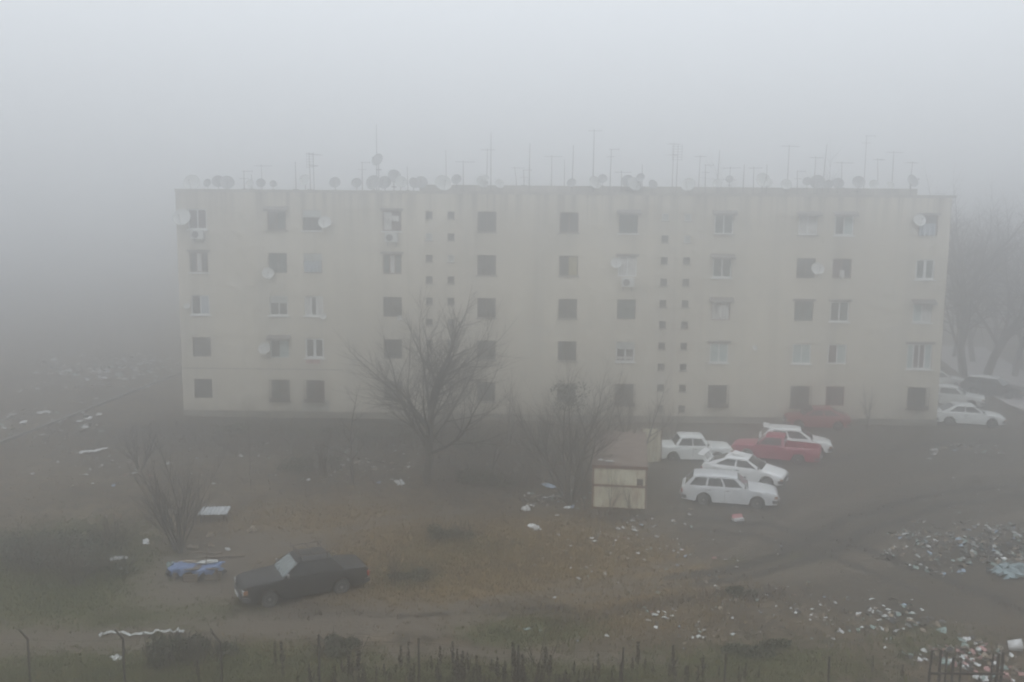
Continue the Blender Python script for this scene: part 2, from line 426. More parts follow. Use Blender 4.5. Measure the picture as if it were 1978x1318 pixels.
for c, X in CX.items():
    for k in range(5):
        w, h = BW, BH
        z = ZB + SP * (4 - k)
        if c == 'M' and k == 3: w, h, z = 1.6, 1.62, z - .1
        openings.append((X, z, w, h, c, k))
SMALL = []
for (pa, rows, closed) in (((829, 541), 10, {1}), ((871, 541), 10, {2}), ((1282, 545), 10, {0}), ((1325, 545), 10, {0, 1})):
    X = fac(*pa)[0]
    for k in range(rows):
        z = 13.25 - 1.372 * k
        if k == 9 and pa[0] in (829, 871): continue
        SMALL.append((X, z, k in closed)); openings.append((X, z, SW, SH_, 's', k))
xs = sorted({XL, XR} | {round(o[0] + s * o[2] / 2, 4) for o in openings for s in (-1, 1)})
zs = sorted({0.0, ZR} | {round(o[1] + s * o[3] / 2, 4) for o in openings for s in (-1, 1)})
mb = MB(); idx = {}
def vid(i, j):
    if (i, j) not in idx: idx[(i, j)] = len(mb.v); mb.v.append((xs[i], 0, zs[j]))
    return idx[(i, j)]
for i in range(len(xs) - 1):
    for j in range(len(zs) - 1):
        mx, mz = (xs[i] + xs[i + 1]) / 2, (zs[j] + zs[j + 1]) / 2
        if any(abs(mx - o[0]) < o[2] / 2 and abs(mz - o[1]) < o[3] / 2 for o in openings): continue
        mb.f.append((vid(i, j), vid(i + 1, j), vid(i + 1, j + 1), vid(i, j + 1))); mb.m.append(0)
RV = .20
for X, z, w, h, c, k in openings:
    a, b, lo, hi = X - w / 2, X + w / 2, z - h / 2, z + h / 2
    mb.add([(a, 0, lo), (b, 0, lo), (b, 0, hi), (a, 0, hi), (a, RV, lo), (b, RV, lo), (b, RV, hi), (a, RV, hi)],
           [(0, 4, 5, 1), (1, 5, 6, 2), (2, 6, 7, 3), (3, 7, 4, 0)])
mb.add([(XL, 0, 0), (XR, 0, 0), (XR, DEP, 0), (XL, DEP, 0), (XL, 0, ZR), (XR, 0, ZR), (XR, DEP, ZR), (XL, DEP, ZR)],
       [(1, 2, 6, 5), (2, 3, 7, 6), (3, 0, 4, 7)])
mb.build('wall', M['wall'], bld)
MB().box(XL - .02, XR + .22, -.02, DEP + .05, ZR + .002, ZR + .16).build('roof', M['roofing'], bld)
MB().box(XL - .03, XR + .24, -.035, -.022, ZR + .01, ZR + .17).build('coping', M['parapet'], bld)
xb = fac(800, 366)[0]
mb = MB(); mb.box(xb + .4, XR - 1.2, 2.5, 9.5, ZR + .163, ZR + .62); mb.box(xb, xb + .395, 3.0, 9.0, ZR + .163, ZR + .45)
mb.build('raised_roof_slab', M['parapet'], bld)
for j in range(1):
    MB().box(XL, -11.0, -.012, -.001, 3.18, 3.24).build('panel_joint', M['trim'], bld)
mb = MB(); x = XL
mb.box(XL - .0, XR + .0, -.07, -.002, .0, .42)
mb.build('plinth', mat('damp_plinth', (.13, .122, .105), .9, (.2, .185, .15), 1.3, bump=.3), bld)
# repaired render patches (real skim coats, a different grey)
pm = mat('pale_render_patch', (.33, .335, .315), .9, (.30, .29, .255), .9)
for X0, X1, Z0, Z1 in ((-13.7, -11.9, .45, 1.2),):
    MB().box(X0, X1, -.011, -.001, Z0, Z1).build('render_patch', pm, bld)
# drain pipe strips between flats
for px in (960, 1450):
    X = fac(px, 560)[0]

def window(X, z, w, h, p, fr, sill, extra):
    a, b, lo, hi = X - w / 2, X + w / 2, z - h / 2, z + h / 2
    fm = M[FM[fr]]; t = .075 if fr in 'wWb' else .05
    if fr == 'W': t = .10
    y0, y1 = .09, .145
    top = hi
    mb = MB()
    mb.box(a, a + t, y0, y1, lo, top); mb.box(b - t, b, y0, y1, lo, top)
    mb.box(a + t, b - t, y0, y1, lo, lo + t); mb.box(a + t, b - t, y0, y1, top - t, top)
    n = len(p); iw = (w - 2 * t)
    if n > 1:
        for i in range(1, n):
            xm = a + t + iw * i / n; mt = t * (.9 if fr == 'W' else .5)
            mb.box(xm - mt, xm + mt, y0 + .005, y1 - .003, lo + t, top - t)
    f = mb.build('window', fm, bld)
    for i, ch in enumerate(p):
        x0 = a + t + iw * i / n; x1 = a + t + iw * (i + 1) / n
        MB().box(x0, x1, .115, .19, lo + t, hi - t).build('pane', M[PM[ch]], f)
    if sill:
        o_ = .10 if sill != 'n' else .05
        MB().box(a - .09, b + .09, -o_, .088, lo - .085, lo - .003).build('sill', M[{'w': 'white', 'g': 'trim', 'n': 'trim'}[sill]], f)
    if 'L' in extra:
        MB().box(a - .14, b + .14, -.06, -.002, hi + .003, hi + .16).build('lintel_board', M['awning'], f)
    if 'S' in extra:
        mb = MB(); zz = hi - .02
        for i in range(9):
            mb.box(a + .01, b - .01, .03, .06, zz - .047, zz - .002); zz -= .05
        mb.build('shutter', M['shutter'], f)
    if 'A' in extra:
        mb = MB(); q = .42
        mb.hexa([(a - .16, -q, hi - .02), (b + .16, -q, hi - .02), (b + .16, -.002, hi + .17), (a - .16, -.002, hi + .17)],
                [(a - .16, -q, hi + .02), (b + .16, -q, hi + .02), (b + .16, -.002, hi + .21), (a - .16, -.002, hi + .21)])
        mb.box(a - .16, b + .16, -q - .015, -q - .001, hi - .12, hi + .01)
        mb.build('awning', M['awning'], f)
    if 'G' in extra:
        mb = MB(); q = .3
        n2 = 9
        for i in range(n2 + 1):
            xx = a - .06 + (w + .12) * i / n2
            mb.box(xx - .012, xx + .012, -q, -q + .024, lo - .12, hi + .02)
        for zz in (lo - .15, (lo + hi) / 2, hi + .02):
            mb.box(a - .08, b + .08, -q - .01, -.002, zz, zz + .03) if zz < lo else mb.box(a - .08, b + .08, -q - .012, -q - .001, zz, zz + .03)
        mb.box(a - .08, b + .08, -q - .016, -q - .003, lo - .15, lo + .12)
        mb.build('grille', M['iron'], f)
    return f
for X, z, w, h, c, k in openings:
    if c != 's': window(X, z, w, h, *ST[c][k])
for X, z, closed in SMALL:
    a, b, lo, hi = X - SW / 2, X + SW / 2, z - SH_ / 2, z + SH_ / 2
    mb = MB(); t = .035
    mb.box(a, a + t, .09, .14, lo, hi); mb.box(b - t, b, .09, .14, lo, hi); mb.box(a + t, b - t, .09, .14, lo, lo + t); mb.box(a + t, b - t, .09, .14, hi - t, hi)
    f = mb.build('small_window', M['white'] if closed else M['iron'], bld)
    MB().box(a + t, b - t, .11, .19, lo + t, hi - t).build('pane', M['shutter'] if closed else M['glass'], f)
    MB().box(a - .05, b + .05, -.05, .088, lo - .06, lo - .003).build('sill', M['trim'], f)

# ------------------------------------------------------------------ dishes, aerials, air conditioners
def dish_proto(name, dark=False):
    root = empty(name)
    n = 24; mb = MB(); prof = [(.0001, .11)] + [(.5 * i / 6, .11 - .11 * (i / 6) ** 2) for i in range(1, 7)] + [(.5, .02)] + [(.5 * i / 6, .13 - .11 * (i / 6) ** 2) for i in range(5, 0, -1)] + [(.0001, .13)]
    mb.lathe(prof, n, 'y')
    Mx = Matrix.Rotation(rad(-24), 4, 'X')
    mb.v = [tuple(Mx @ Vector(p)) for p in mb.v]
    r = mb.build('reflector', M['dishdark' if dark else 'dish'], root, sm=50, fix=True)
    mb = MB(); a = Mx @ Vector((0, .02, -.48)); b = Mx @ Vector((0, -.52, -.12))
    mb.tube([a, b], .014, 5)
    arm = mb.build('feed_arm', M['alu'], root)
    mb = MB(); mb.tube([b + Vector((0, -.04, -.01)), b + Vector((0, .07, .02))], .035, 8); mb.build('receiver', M['acdark'], root)
    return root
def finish_proto(root, bracket):
    if bracket == 'wall':
        MB().tube([(0, .10, -.02), (0, .28, -.06), (0, .42, -.2), (0, .42, -.34)], .02, 6).build('bracket', M['alu'], root)
    return root
def dcopy(proto, loc, s, rz, mast=None, tilt=0.0):
    r = copy_tree(proto); r.location = loc; r.scale = (s, s, s); r.rotation_euler = (tilt, 0, rz)
    return r
PD = finish_proto(dish_proto('satellite_dish'), 'wall')
PDD = dish_proto('satellite_dish', True)
walld = [(352, 419, 34, 'large white satellite dish overhanging the left corner of the block'),
 (627, 429, 25, 'pale satellite dish covering right half of a top floor window'),
 (517, 528, 23, 'pale satellite dish below the left corner of a fourth floor window'),
 (1190, 508, 21, 'pale satellite dish left of the window with the white panel and air conditioner'),
 (1777, 425, 24, 'pale tilted satellite dish beside the top right cluttered window'),
 (1580, 519, 25, 'pale satellite dish over the right side of a dark fourth floor window'),
 (510, 673, 25, 'pale green satellite dish left of a second floor teal window'),
 (623, 612, 13, 'small pale dish under the right corner of the curtained third floor window'),
 (358, 592, 12, 'small faint dish left of third floor corner window'),
 (1460, 673, 11, 'small lone white dish on bare wall between second floor windows'),
 (771, 615, 11, 'small pale dish by the dark third floor window behind the big tree')]
first = True
for px, py, dpx, lab in walld:
    X, Z = fac(px, py, -.4); s = dpx / 30.2
    p = W3(X, -.42 * s - .02, Z)
    if first: o = PD; first = False; o.location = p; o.scale = (s, s, s); o.rotation_euler = (0, 0, TH + U(-.2, .3))
    else: o = dcopy(PD, p, s, TH + U(-.35, .35))
    tag(o, lab, 'satellite dish')

ordw = ['first', 'second', 'third', 'fourth', 'fifth', 'sixth', 'seventh', 'eighth', 'ninth', 'tenth', 'eleventh', 'twelfth', 'thirteenth', 'fourteenth', 'fifteenth', 'sixteenth', 'seventeenth', 'eighteenth', 'nineteenth', 'twentieth']
def nth(i, n):
    if i < len(ordw) and i <= n / 2: return ordw[i] + ' from the left end'
    j = n - 1 - i
    if j == 0: return 'last at the right end'
    return (ordw[j] if j < len(ordw) else str(j)) + ' from the right end'
roofd = sorted([(369,352,32),(399,353,16),(420,350,24),(438,352,27),(481,354,17),(503,353,18),(527,355,14),(587,347,22),(646,352,22),(688,353,20),(720,352,29),(742,352,26),(728,308,25),(762,340,27),(775,351,24),(800,353,22),(813,352,25),(856,353,32),(881,346,20),(932,351,24),(938,344,14),(965,355,18),(1104,353,18),(1150,352,26),(1164,345,18),(1212,349,24),(1226,355,28),(1237,343,18),(1262,356,19),(1330,356,27),(1386,354,17),(1410,346,15),(1475,347,28),(1483,352,20),(1520,356,22),(1560,350,17),(1580,351,28),(1601,356,18),(1620,354,22),(1660,351,24),(1690,356,19),(1722,358,15),(1765,349,25)])
firstd = True
n = len(roofd)
for i, (px, py, dpx) in enumerate(roofd):
    Y = rng.choice([.3, .5, .8, 1.2, 1.8]) if px < 815 else rng.choice([.4, 1.0, 1.6, 2.2])
    X, Z = fac(px, py, Y - .1); s = dpx / 30.0 * (1 + Y / 62)
    light = (px in (856, 1226, 1330, 932, 1150)) or rng.random() < .25
    src = PD if light else PDD
    if src is PDD and firstd: o = PDD; firstd = False; o.location = W3(X, Y, Z); o.scale = (s, s, s); o.rotation_euler = (0, 0, TH + U(-.5, .5))
    else: o = dcopy(src, W3(X, Y, Z), s, TH + U(-.55, .55))
    # own mast down to the roof
    for ch in KID.get(o.name, []): pass
    hm = max(.05, Z - ZR - .16) / s
    zb_ = .165
    MB().tube([(0, .17, -hm), (0, .17, .05)], .03, 6).build('mast', M['alu'], o)
    MB().box(-.16, .16, .02, .32, -hm - .015, -hm + .04).build('base_plate', M['trim'], o)
    size = 'large' if dpx > 25 else ('small' if dpx < 19 else 'middling')
    tone = 'pale' if light else 'dark grey'
    tag(o, f'{size} {tone} satellite dish on roof edge, dish {nth(i, n)}' if px != 728 else 'satellite dish high up on the tall mast above the roof', 'satellite dish', 'satellite dishes along the roof')

def aerial(px, pyt, kind, Y):
    X, _ = fac(px, 372, Y); P = W3(X, Y, 0)
    zt = hgt(P, pyt); z0 = ZR + .165 if Y < 2.4 or X < xb else ZR + .63
    h = zt - z0
    root = empty('roof_aerial', (P.x, P.y, z0), TH + U(-.6, .6))
    r = .03 if kind != 'tall' else .035
    lean = U(-.05, .05) * rng.choice([1, 1, 3.5])
    MB().tube([(0, 0, 0), (lean * .4, 0, h * .5), (lean, 0, h)], [r, r * .85, r * .6], 6).build('mast', M['alu'], root)
    if kind in ('yagi', 'tall', 'double'):
        for q in range(2 if kind == 'double' else 1):
            zz = h - .1 - q * .75; L = U(.7, 1.3); ang = U(-.5, .5) + q
            mb = MB(); ca, sa = math.cos(ang), math.sin(ang)
            mb.tube([(-ca * L * .4, -sa * L * .4, zz), (ca * L * .6, sa * L * .6, zz)], .014, 5)
            for j in range(7):
                t = -.4 + j / 6.0; l2 = .34 - .025 * j
                c_ = Vector((ca * L * t, sa * L * t, zz + .01)); e = Vector((-sa, ca, 0)) * l2
                mb.tube([c_ - e, c_ + e], .008, 4)
            mb.build('aerial_rods', M['alu'], root)
    elif kind == 'grid':
        mb = MB()
        for sx in (-.3, .3): mb.tube([(sx, 0, h - 1.0), (sx, 0, h)], .012, 4)
        for j in range(6): mb.tube([(-.32, 0, h - .95 + j * .17), (.32, 0, h - .95 + j * .17)], .01, 4)
        mb.build('aerial_panel', M['alu'], root)
    elif kind == 'tee':
        mb = MB(); mb.tube([(-.1, 0, h - .03), (.55, 0, h - .03)], .016, 5); mb.tube([(.55, 0, h - .12), (.55, 0, h + .04)], .012, 4)
        MB().tube([(-.3, 0, h - .5), (.3, 0, h - .5)], .012, 4).build('aerial_rods', M['alu'], root)
        mb.build('aerial_rods', M['alu'], root)
    MB().box(-.14, .14, -.14, .14, -.001, .05).build('base_plate', M['trim'], root)
    return root
aer = sorted([(472,330,'tee'),(487,337,'pole'),(507,318,'yagi'),(572,313,'pole'),(600,294,'grid'),(607,296,'double'),(700,313,'tee'),(728,240,'pole'),(788,322,'pole'),(862,290,'pole'),(895,310,'yagi'),(940,287,'yagi'),(948,256,'pole'),(998,322,'yagi'),(1012,328,'tee'),(1022,277,'pole'),(1065,300,'yagi'),(1090,308,'pole'),(1105,280,'pole'),(1145,250,'tall'),(1178,288,'tee'),(1200,330,'yagi'),(1240,318,'pole'),(1298,276,'double'),(1306,280,'grid'),(1349,300,'yagi'),(1362,318,'tee'),(1385,290,'pole'),(1408,322,'double'),(1435,318,'pole'),(1455,322,'yagi'),(1480,318,'pole'),(1520,280,'tall'),(1540,330,'tee'),(1572,302,'yagi'),(1588,278,'pole'),(1625,312,'yagi'),(1668,262,'tee'),(1695,306,'yagi'),(1722,292,'tall'),(1757,312,'yagi')])
words = dict(yagi='short rods across its top', tall='rods at its tip', double='two rows of rods', grid='a ladder like panel', tee='a bent arm on top', pole='a bare pole')
for i, (px, py, kd) in enumerate(aer):
    Y = .8 if px < 480 else rng.choice([.5, .9, 1.4, 1.9, 3.5, 5.0, 7.0])
    o = aerial(px, py, kd, Y)
    tall = 'very tall' if py < 265 else ('tall' if py < 300 else 'short')
    tag(o, f'{tall} roof aerial with {words[kd]}, {nth(i, len(aer))}', 'aerial', 'aerials on the flat roof')

def ac_unit(px, py, lab):
    X, Z = fac(px, py); root = empty('air_conditioner', W3(X, 0, Z - .28), TH)
    w = .4
    MB().box(-w, w, -.42, -.12, 0, .56).build('casing', M['acwhite'], root)
    mb = MB(); mb.lathe([(.215, -.44), (.215, -.421)], 20, 'y', c=(-.1, 0, .28)); mb.build('fan_grille', M['acdark'], root, fix=True)
    mb = MB()
    for s in (-.28, .28): mb.box(s - .02, s + .02, -.40, -.002, -.045, -.002); mb.box(s - .02, s + .02, -.03, -.002, -.3, -.046)
    mb.build('bracket', M['alu'], root)
    tag(root, lab, 'air conditioner')
ac_unit(384, 453, 'dim white air conditioner below the top left corner window')
ac_unit(757, 459, 'white air conditioner below the top window hung with washing')
ac_unit(1212, 545, 'white air conditioner under the fourth floor window with white panel')
# washing hung at windows
def washing(px, py, w, h, m, lab):
    X, Z = fac(px, py); root = MB(); nxx = 10
    vs = []; fs = []
    for j in range(4):
        for i in range(nxx + 1):
            vs.append((-w / 2 + w * i / nxx, .03 * math.sin(i * 1.9) * j / 3, -h * j / 3 * (1 + .08 * math.sin(i * 2.3))))
    for j in range(3):
        for i in range(nxx): a = j * (nxx + 1) + i; fs.append((a, a + nxx + 1, a + nxx + 2, a + 1))
    b = len(vs); vs += [(x, y + .012, z) for x, y, z in vs]; fs += [tuple(b + k for k in reversed(f)) for f in fs]
    root.add(vs, fs); o = root.build('hung_washing', m); o.location = W3(X, -.2, Z); o.rotation_euler = (0, 0, TH)
    tag(o, lab, 'washing')
washing(760, 417, .75, .35, M['curtain'], 'white washing hung across a top floor window')
washing(1396, 590, .55, .8, M['curtain'], 'white cloth hung in the red framed third floor window')
washing(1790, 432, 1.0, .75, M['bcurtain'], 'grey blue cloths hung outside the top right window')
washing(1625, 522, .3, .5, M['curtain'], 'small white cloth hung in a reddish fourth floor window')
washing(602, 505, .9, .65, M['bcurtain'], 'pale blue sheet hung in a fourth floor window')
washing(606, 694, .9, .25, M['litter_p'], 'pinkish cloth hung below the white framed second floor window')
washing(1205, 688, 1.1, .16, M['curtain'], 'white strip of washing across a second floor window')

# ------------------------------------------------------------------ cars
def interp(pts, x):
    if x <= pts[0][0]: return pts[0][1]
    for (a, b), (c, d) in zip(pts, pts[1:]):
        if x <= c: return b + (d - b) * (x - a) / (c - a) if c > a else d
    return pts[-1][1]
def make_car(name, sp):
    root = empty(name); L, W = sp['L'], sp['W']; w0 = W / 2; hl = L / 2
    p = M[sp['paint']]; fx, rx = sp['axles']; zc, ra = .29, .36
    top = sorted(sp['top'])
    bed = sp.get('bed')
    xs_ = {-hl, -hl + .03, -hl + .1, hl - .03, hl - .1, hl}
    n = int(L / .11)
    for i in range(n + 1): xs_.add(round(-hl + L * i / n, 3))
    for c in (fx, rx):
        for k in range(9): xs_.add(round(c + ra * math.cos(math.pi * k / 8), 3))
    if bed: xs_ |= {bed[0], bed[0] + .002, bed[1], bed[1] - .002}
    xs_ = sorted(x for x in xs_ if -hl <= x <= hl)
    rings = []
    for x in xs_:
        t = abs(x) / hl; w = w0 * (1 - sp.get('taper', .09) * t ** 5)
        zt = interp(top, x); zb = .2 + .07 * t ** 6
        arch = 0
        for c in (fx, rx):
            if abs(x - c) <= ra + 1e-4: arch = max(arch, zc + math.sqrt(max(0, ra * ra - (x - c) ** 2)))
        zl = max(zb, arch)
        zl = min(zl, zt - .12)
        if abs(x) > hl - .031 and abs(x) < hl: pass
        if abs(x) == hl: w *= .96; zt -= .03; zl += .04
        zm = zl + (zt - zl) * .5
        half = [(0, zl), (w * .78, zl), (w * .985, zl + .005), (w * 1.0, zm), (w * .985, zt - (zt - zl) * .18), (w * .955, zt - .025), (w * .88, zt), (w * .45, zt + .012), (0, zt + .016)]
        if bed and bed[0] < x < bed[1]:
            half = half[:6] + [(w * .93, zt), (w * .87, zt - .001), (w * .86, zt - .38)] ; half[-1] = (w * .86, zt - .38); half.append((0, zt - .38))
            half = [half[0], half[1], half[2], half[3], half[5], half[6], half[7], half[8], half[9]]
        ring = half + [(-y, z) for y, z in reversed(half[1:-1])]
        rings.append([(x, y, z) for y, z in ring])
    mb = MB(); k = len(rings[0])
    vs = [v for r in rings for v in r]; fs = []
    for i in range(len(rings) - 1):
        for j in range(k): fs.append((i * k + j, i * k + (j + 1) % k, (i + 1) * k + (j + 1) % k, (i + 1) * k + j))
    fs.append(tuple(range(k))); fs.append(tuple((len(rings) - 1) * k + j for j in range(k)))
    mb.add(vs, fs); body = mb.build('body', p, root, sm=38, fix=True)
    # cabin
    wsb, wst, rwt, rwb, zbf, zbr, zr = sp['cab']
    wb, wr = w0 * .93, w0 * .76
    FB = lambda s: Vector((wsb, s * wb, zbf - .02)); FT = lambda s: Vector((wst, s * wr, zr - .05))
    RB = lambda s: Vector((rwb, s * wb, zbr - .02)); RTp = lambda s: Vector((rwt, s * wr, zr - .05))
    mb = MB(); mb.hexa([RB(-1), FB(-1), FB(1), RB(1)], [RTp(-1), FT(-1), FT(1), RTp(1)])
    cab = mb.build('cabin', p, root, fix=True)
    mb = MB(); st = []
    nst = 9
    for i in range(nst):
        u = i / (nst - 1); x = rwt - .05 + (wst + .05 - (rwt - .05)) * u
        e = .045 * (abs(2 * u - 1) ** 4); wv = wr * (1.03 - .05 * abs(2 * u - 1) ** 4)
        st.append([(x, wv, zr - .075 ), (x, wv, zr - .045 - e * .3), (x, wv * .93, zr - .01 - e * .7), (x, wv * .5, zr + .015 - e), (x, 0, zr + .022 - e), (x, -wv * .5, zr + .015 - e), (x, -wv * .93, zr - .01 - e * .7), (x, -wv, zr - .045 - e * .3), (x, -wv, zr - .075)])
    k = 9; vs = [v for r in st for v in r]; fs = []
    for i in range(nst - 1):
        for j in range(k): fs.append((i * k + j, i * k + (j + 1) % k, (i + 1) * k + (j + 1) % k, (i + 1) * k + j))
    fs.append(tuple(range(k))); fs.append(tuple((nst - 1) * k + j for j in range(k)))
    mb.add(vs, fs); mb.build('roof', M[sp.get('roofpaint', sp['paint'])], root, sm=50, fix=True)
    def pane(nm, A, B, C, D, m, ins=(.06, .1), off=.008):
        "A,B bottom; C,D top above B,A"
        def bl(u, v): return (A * (1 - u) + B * u) * (1 - v) + (D * (1 - u) + C * u) * v
        nrm = (B - A).cross(D - A).normalized()
        cen = (A + B + C + D) / 4
        if nrm.dot(cen - Vector((cen.x * .3 if abs(nrm.x) > .5 else cen.x, 0, .6))) < 0: nrm = -nrm
        iu, iv = ins; q = [bl(iu, iv), bl(1 - iu, iv), bl(1 - iu, 1 - iv), bl(iu, 1 - iv)]
        mb = MB(); mb.hexa([v - nrm * .004 for v in q], [v + nrm * off for v in q]); mb.build(nm, m, root, fix=True)
    g = M['cglass']; gp = M[sp.get('screen', 'cglass')]
    pane('windscreen', FB(-1), FB(1), FT(1), FT(-1), gp, (.05, .07))
    pane('rear_window', RB(1), RB(-1), RTp(-1), RTp(1), M[sp.get('rearglass', 'cglass')], (.06, .1))
    for s in (-1, 1):
        fr = sp['pillars']
        for u0, u1 in zip(fr, fr[1:]):
            def sd(u, v): return (RB(s) * (1 - u) + FB(s) * u) * (1 - v) + (RTp(s) * (1 - u) + FT(s) * u) * v
            A, B, C, D = sd(u0 + .018, .11), sd(u1 - .018, .11), sd(u1 - .018, .86), sd(u0 + .018, .86)
            nrm = Vector((0, s, .25)).normalized(); mb = MB(); q = [A, B, C, D]
            mb.hexa([v - nrm * .01 for v in q], [v + nrm * .006 for v in q]); mb.build('side_window', g, root, fix=True)
        # seams and handles
        for u in sp['pillars'][1:-1]:
            xx = rwb + (wsb - rwb) * u
            zt = interp(top, xx)
            MB().box(xx - .006, xx + .006, s * w0 * 1.0 - .012 , s * w0 * 1.0 + .001, .3, zt - .1).build('door_seam', M['bumper'], root)
            MB().box(xx + .06, xx + .2, s * w0 * .985 - .01, s * w0 * .985 + .024, zt - .17, zt - .135).build('door_handle', M['bumper'], root)
        # lamps
        zl = interp(top, hl - .05) - .13
        MB().box(hl - .06, hl + .012, s * w0 * .84 - (.17 if s > 0 else .06), s * w0 * .84 + (.06 if s > 0 else .17), zl - .08, zl + .07).build('headlight', M['lamp'], root)
        yy = s * w0 * .91
        MB().box(hl - .16, hl - .02, yy - .02, yy + .022, zl - .07, zl + .06).build('indicator', M['amber'], root)
        zl2 = interp(top, -hl + .05) - .2
        MB().box(-hl - .012, -hl + .06, s * w0 * .8 - .13, s * w0 * .8 + .13, zl2 - .09, zl2 + .07).build('tail_light', M['redlens'], root)
        # mirrors
        if sp.get('mirror', True):
            mb = MB(); xm = wsb - .18; ym = s * (w0 * .95)
            mb.box(xm - .03, xm + .03, min(ym, ym + s * .16), max(ym, ym + s * .16), zbf + .05, zbf + .16); mb.build('mirror', M[sp.get('mirrorpaint', 'bumper')], root)
    for s in (-1, 1): MB().box(s * (hl + .085) - .006, s * (hl + .085) + .006, -.25, .25, .345, .455).build('number_plate', M['white'], root)
    MB().box(hl - .03, hl + .008, -w0 * .56, w0 * .56, interp(top, hl - .05) - .2, interp(top, hl - .05) - .07).build('grille', M['bumper'], root)
    bm_ = M[sp.get('bump', 'bumper')]
    for s in (-1, 1):
        mb = MB(); q = s * (hl + .06); ys = [-w0 * .99, -w0 * .93, -w0 * .5, 0, w0 * .5, w0 * .93, w0 * .99]
        xb_ = [s * (hl - .14), s * (hl + .02), q, q + s * .02, q, s * (hl + .02), s * (hl - .14)]
        b_ = []; t_ = []
        vs = []; fs = []
        for x, y in zip(xb_, ys): vs += [(x, y, .33), (x - s * .1, y * .98, .33), (x - s * .1, y * .98, .47), (x, y, .47)]
        for i in range(6):
            for j in range(4): fs.append((i * 4 + j, i * 4 + (j + 1) % 4, i * 4 + 4 + (j + 1) % 4, i * 4 + 4 + j))
        fs += [(0, 1, 2, 3), (24, 25, 26, 27)]
        mb.add(vs, fs); mb.build('bumper', bm_, root, sm=40, fix=True)
    for c in (fx, rx):
        for s in (-1, 1):
            mb = MB(); y1 = s * (w0 - .02); y0 = s * (w0 - .2)
            mb.lathe([(.17, y0), (.26, y0), (.29, y0 + s * .03), (.29, y1 - s * .03), (.265, y1), (.175, y1)], 24, 'y', c=(c, 0, .29))
            wh = mb.build('wheel', M['tyre'], root, sm=40, fix=True)
            mb = MB(); mb.lathe([(.178, y1 - s * .06), (.178, y1 + s * .004), (.15, y1 - s * .006), (.06, y1 - s * .02), (.05, y1 + s * .008), (.001, y1 + s * .01)], 20, 'y', c=(c, 0, .29))
            mb.build('rim', M[sp.get('rim', 'rim')], wh, sm=35, fix=True)
            mb = MB()
            for k5 in range(5):
                t = k5 * 2 * math.pi / 5; r5 = .115
                mb.box(c + r5 * math.cos(t) - .024, c + r5 * math.cos(t) + .024, min(y1 - s * .012, y1 + s * .001), max(y1 - s * .012, y1 + s * .001), .29 + r5 * math.sin(t) - .024, .29 + r5 * math.sin(t) + .024)
            mb.build('rim_hole', M['tyre'], wh)
    return root
def park(root, front, rear, label, cat='car', nudge=(0, 0)):
    "front / rear: photo pixels where the near-side tyres touch the ground"
    a, b = G(*front), G(*rear); h = (a - b); h.z = 0; h.normalize(); n = Vector((-h.y, h.x, 0))
    if n.y < 0: n = -n
    c = (a + b) / 2 + n * (root['hw']) + Vector((nudge[0], nudge[1], 0))
    mid = root['axc']
    c -= h * mid
    root.location = (c.x, c.y, terr(c.x, c.y) - .02); root.rotation_euler = (0, 0, math.atan2(h.y, h.x))
    del root['hw']; del root['axc']
    tag(root, label, cat, None)
def car(name, sp):
    r = make_car(name, sp); r['hw'] = sp['W'] / 2 - .1; r['axc'] = (sp['axles'][0] + sp['axles'][1]) / 2; return r
SED = dict(L=4.34, W=1.64, axles=(1.30, -1.14), top=[(-2.17, .80), (-2.0, .87), (-1.35, .93), (-1.1, .95), (.75, .93), (.9, .92), (1.7, .85), (2.05, .80), (2.17, .70)],
           cab=(.88, .28, -.88, -1.32, .93, .95, 1.42), pillars=(.07, .50, .90), bump='chrome')
WAG = dict(L=4.40, W=1.64, axles=(1.28, -1.16), top=[(-2.2, .84), (-2.1, .90), (-1.9, .93), (.75, .93), (.9, .92), (1.7, .85), (2.05, .80), (2.2, .70)],
           cab=(.90, .30, -1.62, -2.08, .93, .93, 1.43), pillars=(.05, .34, .63, .93), paint='p_silver', bump='bumper', screen='cglass_pale')
HAT = dict(L=4.1, W=1.66, axles=(1.26, -1.26), top=[(-2.05, .82), (-1.95, .90), (-1.7, .93), (.8, .90), (1.0, .88), (1.7, .76), (1.95, .68), (2.05, .58)],
           cab=(1.02, .22, -.85, -1.86, .89, .93, 1.36), pillars=(.14, .53, .93), paint='p_white', taper=.12)
c = car('parked_car', dict(SED, paint='p_black', screen='cglass_pale', rearglass='cglass_pale', mirrorpaint='chrome', bump='bumper', L=4.45, taper=.15, axles=(1.34, -1.20),
        top=[(-2.27, .80), (-2.1, .88), (-1.4, .94), (-1.1, .95), (.75, .94), (.9, .93), (1.7, .87), (2.1, .82), (2.27, .70)]))
rr = MB()
for x in (.15, -.3, -.75): rr.tube([(x, -.62, 1.56), (x, .62, 1.56)], .02, 6)
for y in (-.6, .6):
    rr.tube([(.25, y, 1.52), (.25, y, 1.60), (-.85, y, 1.60), (-.85, y, 1.52)], .016, 6)
    for x in (.15, -.75): rr.tube([(x, y, 1.36), (x, y, 1.56)], .016, 5)
rr.tube([(.25, -.6, 1.63), (.25, .6, 1.63)], .015, 5); rr.tube([(.25, -.6, 1.56), (.25, -.6, 1.72)], .015, 5); rr.tube([(.25, .6, 1.56), (.25, .6, 1.72)], .015, 5)
rr.build('roof_rack', M['iron'], c)
park(c, (522, 1172), (658, 1148), 'black four door car with a roof rack on the dirt track')
c = car('parked_car', WAG)
park(c, (1465, 982), (1356, 974), 'silver estate car with three side windows, nearest of the parked row')
c = car('parked_car', HAT)
mb = MB()
